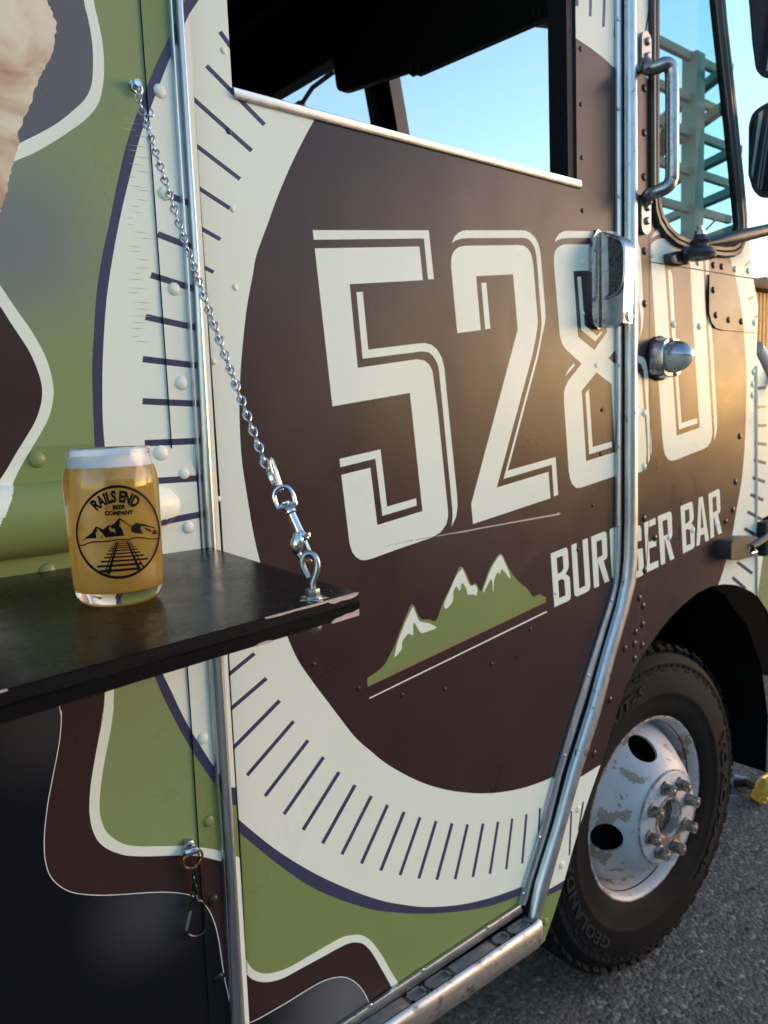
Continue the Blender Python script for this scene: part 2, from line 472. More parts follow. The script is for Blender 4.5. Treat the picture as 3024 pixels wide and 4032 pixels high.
def tag(o, label, cat, group=None):
    o['label'] = label; o['category'] = cat
    if group: o['group'] = group
    return o
def ribbon(Lp, Rp, Y, prof, back=None):
    """long moulding between two edges; prof = [(t across, outward)]"""
    g = G(); vs = []; K = len(prof)
    for a, b in zip(Lp, Rp):
        A = onY(a, Y) if len(a) == 2 else Vector(a); B = onY(b, Y) if len(b) == 2 else Vector(b)
        for (tt, h) in prof:
            q = A.lerp(B, tt); vs.append((q.x, q.y - h, q.z))
    fs = []
    for i in range(len(Lp) - 1):
        for j in range(K - 1):
            fs.append((i * K + j, i * K + j + 1, (i + 1) * K + j + 1, (i + 1) * K + j))
    fs.append(tuple(range(K))); fs.append(tuple((len(Lp) - 1) * K + j for j in range(K))[::-1])
    g.add(vs, fs); return g
HALF = [(.0, -.004), (.0, .0025), (.04, .0055), (.15, .0088), (.3, .0112), (.5, .0122), (.7, .0112), (.85, .0088), (.96, .0055), (1, .0025), (1, -.004)]

# ------------------------------------------------------------------ printed panels: one exact cut-up per panel
def cut_panel(name, pl, region, holes, layers, mat, parent, thick=.012, label=None):
    V = []; F = []; meta = []
    def addp(poly, what):
        pts = []
        for q in poly:
            if not pts or (Vector(q) - Vector(pts[-1])).length > 2e-5: pts.append(q)
        if (Vector(pts[0]) - Vector(pts[-1])).length < 2e-5: pts.pop()
        if len(pts) < 3: return
        if area(pts) < 0: pts = pts[::-1]
        n = len(V); V.extend(Vector(q) for q in pts); F.append(list(range(n, n + len(pts)))); meta.append(what)
    addp(region, ('R',))
    for h in holes: addp(h, ('H',))
    for i, l in enumerate(layers):
        for q in l['polys']: addp(q, ('P', i))
        for q in l.get('holes', []): addp(q, ('X', i))
    vo, eo, fo, ov, oe, of = delaunay_2d_cdt(V, [], F, 1, 1e-6)
    groups = {}
    for f, src in zip(fo, of):
        inR = False; hole = False; top = -1; ex = set(); inn = set()
        for s_ in src:
            k = meta[s_]
            if k[0] == 'R': inR = True
            elif k[0] == 'H': hole = True
            elif k[0] == 'P': inn.add(k[1])
            else: ex.add(k[1])
        if not inR or hole: continue
        ok = [i for i in inn if i not in ex]
        groups.setdefault(max(ok) if ok else -1, []).append(f)
    def build(nm, faces, mt, par, skirt=False, lab=None):
        idx = {}; vs = []; fs = []
        for f in faces:
            q = []
            for i in f:
                if i not in idx: idx[i] = len(vs); vs.append(pl.xyz(vo[i].x, vo[i].y))
                q.append(idx[i])
            fs.append(q)
        if skirt:
            for poly in [region] + holes:
                n = len(vs); K = len(poly)
                vs += [pl.xyz(*q) for q in poly] + [pl.xyz(q[0], q[1], -thick) for q in poly]
                fs += [(n + i, n + (i + 1) % K, n + K + (i + 1) % K, n + K + i) for i in range(K)]
        # face orientation: outward
        out = []
        nn = Vector((pl.sn, -pl.c, 0))
        for k, f in enumerate(fs):
            a, b, c = vs[f[0]], vs[f[1]], vs[f[2]]
            if k < len(faces) and (b - a).cross(c - a).dot(nn) < 0: f = f[::-1]
            out.append(f)
        if skirt:
            return mesh(nm, vs, out, [mt, 'seam'], par, fm=[0] * len(faces) + [1] * (len(out) - len(faces)), label=lab)
        return mesh(nm, vs, out, mt, par, label=lab, kind='stuff' if nm == 'scuff_mark' else None)
    def islands(faces):
        par_ = {}
        def fd(a):
            while par_[a] != a: par_[a] = par_[par_[a]]; a = par_[a]
            return a
        for f in faces:
            for i in f: par_.setdefault(i, i)
            for i in f[1:]: par_[fd(i)] = fd(f[0])
        gr = {}
        for f in faces: gr.setdefault(fd(f[0]), []).append(f)
        return list(gr.values())
    base = build(name, groups.get(-1, []) or [[0, 1, 2]], mat, parent, True, label)
    for i, l in enumerate(layers):
        if i in groups:
            for fs_ in ([groups[i]] if l['name'] == 'scuff_mark' else islands(groups[i])): build(l['name'], fs_, l['mat'], base, lab=l.get('label'))
    return base
def look(pl, layers, base, p_uv):
    m_ = base
    for l in layers:
        if any(pip(p_uv, q) for q in l['polys']) and not any(pip(p_uv, q) for q in l.get('holes', [])): m_ = l['mat']
    return m_
def LY(pl, name, mat, polys, holes=(), label=None):
    return dict(name=name, mat=mat, polys=[[pl.uv(p) for p in q] for q in polys], holes=[[pl.uv(p) for p in q] for q in holes], label=label)

# ------------------------------------------------------------------ ground, sky-side surroundings
def asphalt():
    m, t, p = newmat('asphalt')
    g = N(t, 'ShaderNodeNewGeometry')
    v1 = N(t, 'ShaderNodeTexVoronoi', i_Scale=95.0); v1.feature = 'F1'
    n1 = N(t, 'ShaderNodeTexNoise', i_Scale=2.2, i_Detail=8.0, i_Roughness=.7)
    n2 = N(t, 'ShaderNodeTexNoise', i_Scale=170.0, i_Detail=5.0, i_Roughness=.75)
    n3 = N(t, 'ShaderNodeTexNoise', i_Scale=11.0, i_Detail=6.0, i_Roughness=.6)
    for n in (v1, n1, n2, n3): t.links.new(g.outputs['Position'], n.inputs['Vector'])
    sep = N(t, 'ShaderNodeSeparateColor'); t.links.new(v1.outputs['Color'], sep.inputs[0])
    cr = N(t, 'ShaderNodeValToRGB'); els = cr.color_ramp.elements
    els[0].position = 0; els[0].color = (.038, .037, .037, 1); els[1].position = 1; els[1].color = (.30, .28, .27, 1)
    for pos, c in ((.45, (.078, .075, .076)), (.75, (.125, .115, .113)), (.93, (.165, .145, .138))):
        e = els.new(pos); e.color = (*c, 1)
    t.links.new(sep.outputs[0], cr.inputs[0])
    mx = N(t, 'ShaderNodeMix', data_type='RGBA', blend_type='MULTIPLY'); mx.inputs['Factor'].default_value = 1
    mr = N(t, 'ShaderNodeMapRange'); mr.inputs['From Min'].default_value = .3; mr.inputs['From Max'].default_value = .7; mr.inputs['To Min'].default_value = .55; mr.inputs['To Max'].default_value = 1.5
    t.links.new(n2.outputs['Fac'], mr.inputs['Value']); t.links.new(cr.outputs[0], mx.inputs['A']); t.links.new(mr.outputs[0], mx.inputs['B'])
    m2 = N(t, 'ShaderNodeMix', data_type='RGBA'); m2.inputs['B'].default_value = (.15, .112, .10, 1)
    r2 = N(t, 'ShaderNodeMapRange'); r2.inputs['From Min'].default_value = .5; r2.inputs['From Max'].default_value = .75; r2.inputs['To Max'].default_value = .7
    t.links.new(n3.outputs['Fac'], r2.inputs['Value']); t.links.new(r2.outputs[0], m2.inputs['Factor']); t.links.new(mx.outputs['Result'], m2.inputs['A'])
    t.links.new(m2.outputs['Result'], p.inputs['Base Color'])
    p.inputs['Roughness'].default_value = .75
    b1 = N(t, 'ShaderNodeBump', i_Strength=.9, i_Distance=.006); b1.invert = True
    t.links.new(v1.outputs['Distance'], b1.inputs['Height'])
    b2 = N(t, 'ShaderNodeBump', i_Strength=.8, i_Distance=.004)
    t.links.new(n2.outputs['Fac'], b2.inputs['Height']); t.links.new(b1.outputs[0], b2.inputs['Normal'])
    t.links.new(b2.outputs[0], p.inputs['Normal'])
    return m
M['asphalt'] = asphalt()
mesh('ground', [(-300, -300, 0), (600, -300, 0), (600, 600, 0), (-300, 600, 0)], [(0, 1, 2, 3)], 'asphalt', kind='structure')
# loose stones on the asphalt round the wheel
g = G()
ico = bmesh.new(); bmesh.ops.create_icosphere(ico, subdivisions=1, radius=1)
iv = [v.co.copy() for v in ico.verts]; ifc = [[v.index for v in f.verts] for f in ico.faces]; ico.free()
for i in range(2600):
    x = random.uniform(.8, 5.5); y = random.uniform(.75, 2.9)
    r = random.choice((.0016, .002, .0025, .003, .004, .005)) * random.uniform(.7, 1.2)
    sx, sy, sz = (random.uniform(.7, 1.4) for _ in range(3)); a = random.random() * 6.28
    g.add([Vector(((v.x * sx * math.cos(a) - v.y * sy * math.sin(a)) * r + x, (v.x * sx * math.sin(a) + v.y * sy * math.cos(a)) * r + y, v.z * sz * r * .7 + r * .3)) for v in iv], ifc)
M['stone'] = pbr('loose_stone', (.07, .064, .062), .8, c2=(.26, .23, .22), nscale=55, thr=(.45, .68))
g.out('gravel', 'stone', None, kind='stuff', sharp=50)

# wooden fence lit by the low sun, ahead of the truck
M['cedar'] = pbr('cedar_board', (.95, .52, .13), .6, c2=(.85, .42, .10), nscale=9, bump=.4, bscale=90)
M['cedar2'] = pbr('cedar_rail', (.24, .115, .05), .7, c2=(.16, .07, .03), nscale=9, bump=.4, bscale=90)
fx0, fY = 3.55, 2.02
fence = thing('wooden_fence', 'tall orange cedar fence of slim balusters glowing beyond the truck nose', 'fence', (fx0, fY, 0))
bme = None
for i in range(132):
    x = fx0 + .06 + i * .045
    if bme is None:
        o = G().rbox((x, fY, 1.0), (.020, .020, 1.80), .003).out('baluster', 'cedar', fence); bme = o; b0 = x
    else:
        c = bme.copy(); col.objects.link(c); c.parent = fence
        c.location = bme.location + Vector((x - b0 + random.uniform(-.003, .003), random.uniform(-.002, .002), 0))
G().rbox((fx0 + 3.0, fY, 1.935), (6.2, .10, .05), .006).out('top_rail', 'cedar2', fence)
G().rbox((fx0 + 3.0, fY + .02, .14), (6.2, .05, .09), .004).out('bottom_rail', 'cedar2', fence)
for x in (fx0, fx0 + 2.0, fx0 + 4.0, fx0 + 5.9):
    G().rbox((x, fY + .075, .92), (.09, .09, 1.84), .006).out('post', 'cedar2', fence)
G().tube([(fx0 - .1, fY - .06, 1.06), (fx0 + 2, fY - .06, 1.05), (fx0 + 6, fY - .06, 1.06)], .012).out('pipe_rail', 'steel', fence)

# steel frame standing beyond the truck (seen through its side window)
M['greensteel'] = pbr('painted_frame_steel', (.12, .22, .22), .8, spec=.1, c2=(.10, .19, .19), nscale=4)
fr = thing('steel_frame', 'tall open steel frame of posts and crossing beams seen through the side window', 'frame', (7.9, 4.45, 0))
for (x, y, wd) in ((7.9, 4.45, .17), (8.95, 5.62, .12)):
    G().rbox((x, y, 2.45), (wd, wd, 4.9), .01).out('post', 'greensteel', fr)
for z in (2.55, 2.95, 3.36, 3.74, 4.12, 4.46, 4.86):
    G().rbox((7.80 + (.13 if z < 4.3 else 0), 4.45, z), (1.28 + (.26 if z < 4.3 else 0), .06, .085), .006).out('beam', 'greensteel', fr)
for z in (2.75, 3.15, 3.55, 3.95, 4.35, 4.70):
    G().prism([(8.86, 5.60, z - .04), (8.96, 5.56, z - .04), (8.08 + (.22 if z < 4.2 else 0), 4.12, z - .04), (7.98 + (.22 if z < 4.2 else 0), 4.16, z - .04)], (0, 0, .08)).out('cross_beam', 'greensteel', fr, False)
for z in (3.1, 4.05):
    G().prism([(8.20, 5.06, z), (8.28, 5.02, z), (7.35, 4.38, z), (7.30, 4.45, z)], (0, 0, .07)).out('cross_beam', 'greensteel', fr, False)
G().tube([(7.2, 4.40, 2.6), (8.3, 4.40, 3.3)], .012).out('brace_cable', 'greensteel', fr)

# far low building whose roof line shows over the fence
M['render'] = pbr('pale_render', (.30, .24, .24), .8, c2=(.25, .2, .2), nscale=3)
M['roofing'] = pbr('grey_roofing', (.16, .14, .15), .8)
M['darkglass'] = pbr('dark_pane', (.03, .035, .04), .1)
fb = thing('far_building', 'long pale low building with a grey roof far beyond the cedar fence', 'building', (33, 14, 0))
G().box((33, 14, 2.0), (26, 9, 4.0)).out('wall', 'render', fb, False)
G().box((33, 14, 4.2), (26.8, 9.8, .42)).out('roof', 'roofing', fb, False)
for i in range(6):
    wdw = G().box((22.5 + i * 4.2, 9.47, 2.1), (1.6, .06, 1.3)).out('window', 'render', fb, False)
    G().box((22.5 + i * 4.2, 9.45, 2.1), (1.4, .06, 1.1)).out('pane', 'darkglass', wdw, False)

# warehouse across the lot, added to darken low reflections in the truck side
M['siding'] = pbr('warehouse_siding', (.10, .095, .10), .7, c2=(.08, .075, .08), nscale=2)
wh = thing('unseen_warehouse', 'long dark warehouse across the lot added to darken reflections in the truck side', 'building', (4, -26, 0))
G().box((0, -30, 3.2), (40, 9, 6.4)).out('wall', 'siding', wh, False)
G().box((0, -30, 6.55), (40.8, 9.8, .3)).out('roof', 'roofing', wh, False)
for i in range(5):
    d = G().box((-14 + i * 8, -25.46, 1.7), (3.6, .08, 3.4)).out('loading_door', 'alu', wh, False)

# ------------------------------------------------------------------ THE TRUCK
YB, YD = .880, .894
truck = thing('food_truck', 'food truck wrapped in brown, cream and green with the big number on its sliding door', 'truck', (.9, 1.9, 0))
PW = Plane(YB); PD = Plane(YD); PF = Plane(YB); PS = Plane(YB - .0025)

# --- art traced on the rear body
burger = [(-900, -400), (150, -300), (184, 0)] + Zm([(305, 0), (330, 60), (372, 150), (358, 260), (340, 350), (295, 450), (250, 520), (215, 640), (170, 750), (115, 860), (132, 930), (90, 1050), (60, 1150), (50, 1250), (20, 1320), (0, 1390)], 0, 0, 1.659) + [(-120, 1000), (-900, 1100)]
def lumpy(poly, n=4, amp=5):
    out = []
    for i in range(len(poly)):
        a = poly[i]; b = poly[(i + 1) % len(poly)]
        for k in range(n):
            t_ = k / n; j = 0 if k == 0 else amp
            out.append((a[0] + (b[0] - a[0]) * t_ + random.uniform(-j, j), a[1] + (b[1] - a[1]) * t_ + random.uniform(-j, j)))
    return out
sw_in = spline([(310, -200)] + Zm([(548, 0), (575, 120), (600, 260), (608, 400), (600, 540), (560, 640), (480, 720), (380, 800), (260, 870), (140, 930)], 0, 0, 1.659) + [(0, 610), (-150, 680)])
sw_out = spline([(345, -200)] + Zm([(612, 0), (640, 130), (668, 270), (680, 420), (672, 560), (640, 680), (570, 770), (480, 840), (360, 920), (220, 1000), (90, 1055)], 0, 0, 1.659) + [(0, 660), (-150, 735)])
top_slate = sw_in + [(-900, 680), (-900, -300)]
top_band = sw_out + sw_in[::-1]
br_in = spline(Zm([(-150, 300), (0, 505), (60, 600), (120, 690), (190, 800), (240, 910), (270, 1010), (275, 1090), (262, 1170), (225, 1270), (160, 1380), (110, 1460), (40, 1580), (0, 1640), (-150, 1860)], 0, 900, 1.659))
br_out = spline(Zm([(-150, 170), (0, 370), (60, 460), (130, 560), (200, 660), (270, 780), (320, 900), (348, 1030), (345, 1130), (320, 1230), (270, 1330), (210, 1430), (150, 1530), (95, 1640)], 0, 900, 1.659) + Zm([(0, 520), (-120, 740)], 0, 1700, 1.659))
mid_brown = br_in + [(-900, 2100), (-900, 900)]
mid_cream = br_out + [(-900, 2300), (-900, 900)]
bl = spline([(225, 2650)] + Zm([(385, 1765), (400, 1850)], 0, 1700, 1.659) + Zm([(400, 0), (400, 80), (388, 200), (365, 330), (335, 480), (310, 620), (293, 770), (289, 880), (297, 980), (325, 1070), (380, 1135), (460, 1180), (560, 1198), (680, 1203), (820, 1196), (960, 1186), (1080, 1183), (1180, 1190), (1260, 1208), (1320, 1245), (1370, 1310), (1410, 1410), (1435, 1530), (1452, 1650), (1470, 1760), (1490, 1850), (1512, 1960), (1535, 2100), (1560, 2300)], 0, 2800, 1.659), 5)
low_black = bl + [(-900, 4400), (-900, 2500)]
low_line = strokes(bl, 3.6)
cb_out = spline([(411, 2600)] + Zm([(685, 1670), (682, 1760), (668, 1900)], 0, 1700, 1.659) + Zm([(672, 0), (660, 100), (635, 230), (610, 370), (590, 510), (584, 640), (592, 720), (610, 790), (650, 860), (720, 910), (810, 940), (900, 948), (1000, 948), (1100, 945), (1200, 942), (1300, 948), (1380, 965), (1447, 982), (1500, 1000)], 0, 2800, 1.659), 5)
cb_in = spline([(450, 2600)] + Zm([(745, 1670), (742, 1760), (745, 1900)], 0, 1700, 1.659)[:2] + Zm([(740, 0), (720, 140), (690, 290), (665, 440), (651, 580), (652, 660), (665, 720), (690, 780), (740, 830), (810, 868), (900, 883), (1000, 884), (1100, 882), (1200, 880), (1290, 888), (1380, 900), (1440, 915), (1500, 930)], 0, 2800, 1.659), 5)
low_brown = cb_out + [(1000, 4500), (-900, 4500), (-900, 2400), (300, 2400)]
low_cream = cb_in + [(1000, 3400), (1000, 4500), (-900, 4500), (-900, 2400), (300, 2400)]
navy_o = spline([(790, -140), (729, 0), (660, 157), (594, 301), (506, 542), (464, 711), (431, 874), (404, 1000), (380, 1153), (369, 1322), (363, 1442), (365, 1563), (369, 1684), (376, 1790), (400, 2000), (450, 2250), (530, 2500), (606, 2658), (639, 2737), (675, 2809), (711, 2878), (765, 2969), (808, 3035), (851, 3095), (900, 3170)], 5) + [(1100, 3170), (1100, -140)]
navy_i = spline([(800, -60), (720, 110), (668, 232), (594, 422), (551, 542), (512, 693), (476, 844), (446, 1000), (422, 1159), (411, 1292), (405, 1412), (403, 1533), (405, 1653), (411, 1738), (425, 1860), (450, 2050), (495, 2250), (560, 2480), (639, 2649), (681, 2735), (711, 2800), (753, 2878), (802, 2957), (851, 3032), (900, 3100)], 5) + [(1100, 3100), (1100, -60)]
def tick(a, b, wd=13):
    return stroke([a, b], wd)
wall_ticks = [((660, 768), (760, 806)), ((621, 922), (760, 976)), ((594, 1083), (760, 1136)), ((573, 1248), (770, 1290)), ((562, 1414), (780, 1440)), ((561, 1580), (780, 1590)), ((570, 1745), (790, 1736)), ((575, 1896), (800, 1882)), ((590, 2064), (800, 2024))]
def wall_layers(pl):
    L = [LY(pl, 'dial_rim', 'navy', [navy_o]), LY(pl, 'dial_face', 'cream', [navy_i])]
    L += [LY(pl, 'tick_mark', 'navy', [tick(a, b, 25)]) for a, b in wall_ticks]
    L += [LY(pl, 'swirl_band', 'cream', [top_band]), LY(pl, 'swirl', 'slate', [top_slate]),
          LY(pl, 'swirl_band', 'cream', [mid_cream]), LY(pl, 'swirl', 'darkbrown', [mid_brown]),
          LY(pl, 'swirl_band', 'cream', [low_cream]), LY(pl, 'swirl', 'darkbrown', [low_brown]),
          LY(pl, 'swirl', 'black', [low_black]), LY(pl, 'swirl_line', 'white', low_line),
          LY(pl, 'bun_print', 'bun', [lumpy(burger)], label='blurred printed photograph of a toasted bun')]
    return L
scf = []
for i in range(34):
    y = 455 + i * 27 + random.uniform(-9, 9)
    x0 = 505 + random.uniform(-15, 25) - (40 if i < 3 else 0); ln = random.uniform(35, 100)
    sl = .22 - .006 * i
    p0 = (x0, y); p1 = (x0 + ln * .5, y + ln * .5 * sl * .9); p2 = (x0 + ln, y + ln * sl * .8 + 1)
    scf.append([p0, (p1[0], p1[1] - 1.2), p2, (p1[0], p1[1] + 1.4)])
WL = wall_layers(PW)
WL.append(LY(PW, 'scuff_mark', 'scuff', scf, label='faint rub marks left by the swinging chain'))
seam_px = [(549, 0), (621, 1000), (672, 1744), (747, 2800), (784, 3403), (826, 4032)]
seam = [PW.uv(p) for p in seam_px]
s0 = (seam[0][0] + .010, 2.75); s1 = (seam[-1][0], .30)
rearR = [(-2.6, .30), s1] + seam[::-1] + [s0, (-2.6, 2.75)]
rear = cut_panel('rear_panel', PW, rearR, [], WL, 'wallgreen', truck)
SL = wall_layers(PS)
sg = [PS.uv((p[0] + 5, p[1])) for p in seam_px]
stripR = [(sg[-1][0], .30), (.437, .30), (.446, 2.75), (sg[0][0] + .010, 2.75)] + sg
strip = cut_panel('overlap_strip', PS, stripR, [], SL, 'green', truck, thick=.006)

# --- rub rail: flange plate, half-round swage and its domed end
PR = Plane(YB - .005)
zt = PR.uv((200, 1757))[1]; zb = zt - .150
xe = PR.uv((775, 1900))[0]
zc = (PR.uv((230, 1893))[1] + PR.uv((230, 2178))[1]) / 2
hr = abs(PR.uv((230, 1893))[1] - PR.uv((230, 2178))[1]) / 2
fl = [(-2.6, zb), (xe, zb), (xe, zt - .045)] + [(xe - .075 + .075 * math.sin(a), zt - .045 + .045 * math.cos(a)) for a in [rad(80 - 10 * k) for k in range(9)]] + [(-2.6, zt)]
RL = wall_layers(PR)
flange = cut_panel('rub_rail', PR, fl, [], RL, 'green', truck, thick=.006, label='wrapped half round rub rail along the rear body')
xend = PR.uv((706, 1959))[0]
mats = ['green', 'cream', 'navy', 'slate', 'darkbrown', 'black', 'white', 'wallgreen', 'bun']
g = G(); xt = PR.uv((395, 1959))[0]; xs = [-2.6, -1.0, -.2, .0, .1] + [.13 + i * .0014 for i in range(int((xt - .13) / .0014) + 1)]
na = 44; rows = []
PRL = [l for l in RL if l['name'] != 'scuff_mark']
for x in xs: rows.append((x, 1.0))
for k in range(1, 46):
    a = rad(k * 2); rows.append((xs[-1] + (xend - xs[-1]) * math.sin(a), max(math.cos(a), .01)))
vs = []
for (x, s_) in rows:
    for j in range(na + 1):
        b = rad(-90 + 180 * j / na)
        vs.append((x, YB - .005 - hr * .8 * s_ * math.cos(b) + .001, zc + hr * s_ * math.sin(b)))
fs = []; fm = []
for i in range(len(rows) - 1):
    for j in range(na):
        fs.append((i * (na + 1) + j, i * (na + 1) + j + 1, (i + 1) * (na + 1) + j + 1, (i + 1) * (na + 1) + j))
        x = (rows[i][0] + rows[i + 1][0]) / 2; z = vs[i * (na + 1) + j][2]
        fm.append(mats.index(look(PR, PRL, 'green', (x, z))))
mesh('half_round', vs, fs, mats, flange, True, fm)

# --- art on the sliding door
def Zd(l, k): return Zm(l, *ZZ[k])
ZZ = dict(A=(1200, 860, 2.765), B=(1250, 1600, 2.765), C=(1750, 860, 3.318), D=(1800, 1400, 3.16), E=(2150, 860, 3.687), F=(2150, 1400, 3.687),
          P=(2500, 900, 3.6875), Q=(2500, 1350, 3.6875), T=(2150, 2000, 4.1475), U=(2480, 1900, 4.1475), Mt=(1300, 2000, 1.659), S=(800, 2900, 1.659), V=(1300, 3200, 1.659))
d_navy_o = [(600, 2600), (700, 2950), (780, 3090), (850, 3180)] + spline([(930, 3268), (1041, 3361), (1131, 3430), (1222, 3491), (1330, 3539), (1451, 3578), (1553, 3593), (1674, 3598), (1795, 3590), (1903, 3574), (1993, 3547), (2053, 3519), (2150, 3470)]) + [(3200, 3200), (3200, -400), (1000, -400), (690, -20), (640, 60), (500, 700), (400, 1600)]
d_navy_i = [(640, 2600), (760, 2980), (860, 3140)] + spline([(925, 3213)] + Zm([(300, 600), (450, 720), (600, 820), (750, 905), (900, 975), (1050, 1035), (1200, 1080), (1350, 1105), (1480, 1114), (1659, 1100)], 800, 2900, 1.659)[0:8] + Zm([(450, 600), (600, 615), (750, 612), (900, 592), (1050, 555), (1150, 522), (1257, 482), (1400, 430)], 1300, 3200, 1.659)) + [(3200, 3100), (3200, -400), (1050, -400), (783, 0), (731, 75), (560, 800), (450, 1600)]
d_disc = spline([(1420, 200), (1300, 370), (1237, 473), (1186, 567), (1137, 669), (1089, 784), (1059, 868), (1011, 1000), (996, 1077), (972, 1210), (957, 1342), (947, 1463), (942, 1600), (951, 1800), (976, 1971), (998, 2101), (1025, 2215), (1075, 2370), (1130, 2503), (1171, 2595), (1225, 2676), (1307, 2785), (1396, 2900), (1463, 2960), (1523, 3008), (1614, 3060), (1704, 3096), (1800, 3117), (1914, 3124), (2024, 3111), (2114, 3085), (2190, 3052), (2300, 2990)], 5) + [(2800, 2600), (2800, 700), (2500, 330)] + [(2426, 274), (2378, 229), (2323, 187), (2269, 151), (2200, 115), (1900, 60), (1600, 90)]
door_ticks = [((866, 125), (930, 215), 17), ((813, 259), (1041, 491), 17), ((752, 381), (991, 594), 17), ((720, 533), (945, 705), 16), ((720, 700), (904, 820), 16), ((740, 870), (868, 943), 16), ((740, 1020), (841, 1072), 15), ((750, 1166), (817, 1201), 15),
              ((1002, 2573), (840, 2706), 15), ((1049, 2671), (850, 2842), 15), ((1101, 2759), (880, 2984), 15), ((1156, 2840), (973, 3053), 14), ((1213, 2915), (1043, 3135), 14), ((1274, 2981), (1118, 3206), 14), ((1335, 3040), (1193, 3268), 14), ((1398, 3091), (1270, 3321), 14),
              ((1462, 3134), (1346, 3364), 13), ((1526, 3169), (1423, 3400), 13), ((1591, 3197), (1499, 3428), 13), ((1654, 3218), (1575, 3446), 12), ((1717, 3233), (1649, 3459), 12), ((1780, 3242), (1720, 3464), 12), ((1841, 3246), (1792, 3462), 11), ((1902, 3243), (1862, 3453), 11),
              ((1961, 3236), (1929, 3441), 10), ((2017, 3223), (1993, 3423), 9), ((2073, 3206), (2056, 3400), 9), ((2126, 3182), (2117, 3372), 8),
              ((2268, -140), (2272, 24), 12), ((2328, -130), (2324, 64), 11), ((2383, -100), (2376, 106), 11), ((2425, 60), (2421, 148), 9)]
five = [Zd([(88, 127), (1350, 129), (1406, 661), (1342, 664), (1298, 218), (98, 232)], 'A'),
        fillet(Zd([(109, 326), (1248, 306), (1286, 672), (489, 716), (577, 1627)], 'A') + [(1641, 1414.5, 0)] + Zd([(1300, 1545), (1355, 1590), (1390, 1659)], 'A') + Zd([(1305, 0), (1421, 1130), (1421, 1210), (1400, 1290), (1340, 1370), (1260, 1422), (860, 1560), (600, 1655), (530, 1675), (470, 1672), (420, 1640), (380, 1590), (350, 1500), (259, 745), (576, 668), (652, 1293), (1144, 1140)], 'B') + [(1614, 1547), (1309, 1600)]),
        Zd([(563, 803), (632, 799), (691, 1429), (1230, 1362), (1310, 1357), (1380, 1375), (1440, 1425), (1490, 1510), (1520, 1630)], 'A') + Zd([(1422, 0), (1520, 970), (1525, 1090), (1510, 1200), (1460, 1310), (1470, 1220), (1470, 1130), (1362, 0)], 'B') + Zd([(1460, 1640), (1440, 1570), (1400, 1500), (1350, 1458), (1280, 1447), (631, 1528)], 'A'),
        Zd([(239, 572), (686, 468), (758, 1092), (1073, 1001), (1081, 1080), (707, 1193), (631, 569), (250, 662)], 'B')]
two = [Zd([(98, 320), (130, 240), (180, 190), (240, 160), (300, 155), (1000, 155), (1060, 160), (1130, 195), (1190, 260), (1230, 340), (1255, 450), (1318, 1200), (1320, 1300), (1310, 1380), (1275, 1540)], 'C') + Zd([(1012, 0), (630, 1432), (1225, 1262), (1258, 1732), (1203, 1752), (1178, 1358), (577, 1535), (985, 0)], 'D') + Zd([(1255, 1530), (1268, 1400), (1265, 1300), (1212, 600), (1195, 450), (1170, 360), (1130, 300), (1080, 262), (1020, 253), (300, 258), (220, 265), (150, 285)], 'C'),
       Zd([(168, 1498), (88, 640), (90, 520), (110, 450), (150, 400), (200, 370), (260, 358), (960, 347), (1030, 355), (1080, 385), (1120, 440), (1145, 510), (1160, 600), (1220, 1330), (1215, 1420), (1195, 1550)], 'C') + Zd([(935, 0), (493, 1643), (1137, 1446), (1161, 1775), (198, 2096), (175, 1845), (668, 0)], 'D') + Zd([(957, 1452), (897, 729), (414, 754), (475, 1460)], 'C'),
       Zd([(482, 845), (547, 838), (600, 1440), (533, 1448)], 'C')]
eight = [Zd([(128, 340), (150, 280), (195, 220), (260, 185), (330, 182), (1150, 192), (1150, 290), (700, 283), (320, 282), (220, 295), (165, 315)], 'E'),
         Zd([(1150, 378), (300, 376), (230, 388), (170, 420), (130, 480), (115, 560), (117, 680), (195, 1640), (215, 1760), (240, 1830), (290, 1900)], 'E') + Zd([(518, 118), (320, 370), (280, 450), (260, 550), (262, 680), (330, 1680), (350, 1790), (390, 1880), (440, 1922), (500, 1920), (1150, 1700), (1150, 230), (1040, 158), (905, 42)], 'F') + Zd([(1045, 1860), (1150, 1740)], 'E'),
         Zd([(453, 848), (508, 845), (562, 1552), (742, 1705), (800, 1640), (830, 1645), (715, 1785), (513, 1622)], 'E'),
         Zd([(622, 485), (677, 1328), (953, 1248), (957, 1330), (627, 1435), (573, 545)], 'F'),
         Zd([(400, 118), (422, 135), (285, 300), (300, 250), (340, 185)], 'F')]
eight_h = [Zd([(397, 765), (835, 748), (885, 1650), (700, 1910), (465, 1720)], 'E'), Zd([(733, 243), (950, 412), (1000, 1402), (583, 1532), (518, 508)], 'F')]
letB = [fillet(Zd([(75, 745), (335, 640, 30), (355, 690), (372, 930), (365, 990), (320, 1080), (370, 1110), (390, 1150), (405, 1440), (390, 1500), (340, 1530), (137, 1622)], 'T'))]
letBh = [Zd([(172, 820), (272, 778), (287, 985), (250, 1045), (190, 1078)], 'T'), Zd([(197, 1190), (262, 1158), (300, 1185), (318, 1430), (215, 1473)], 'T')]
letU = [Zd([(412, 607), (497, 572), (542, 1315), (640, 1270), (595, 525), (680, 493), (725, 1270), (715, 1330), (680, 1365), (510, 1445), (475, 1435), (460, 1390)], 'T')]
letR = [Zd([(735, 470), (940, 388), (975, 390), (990, 430), (1003, 770), (985, 830), (940, 862), (1038, 1192), (960, 1226), (850, 880), (868, 1278), (783, 1312)], 'T')]
letRh = [Zd([(822, 552), (910, 515), (922, 773), (855, 806), (838, 850)], 'T')]
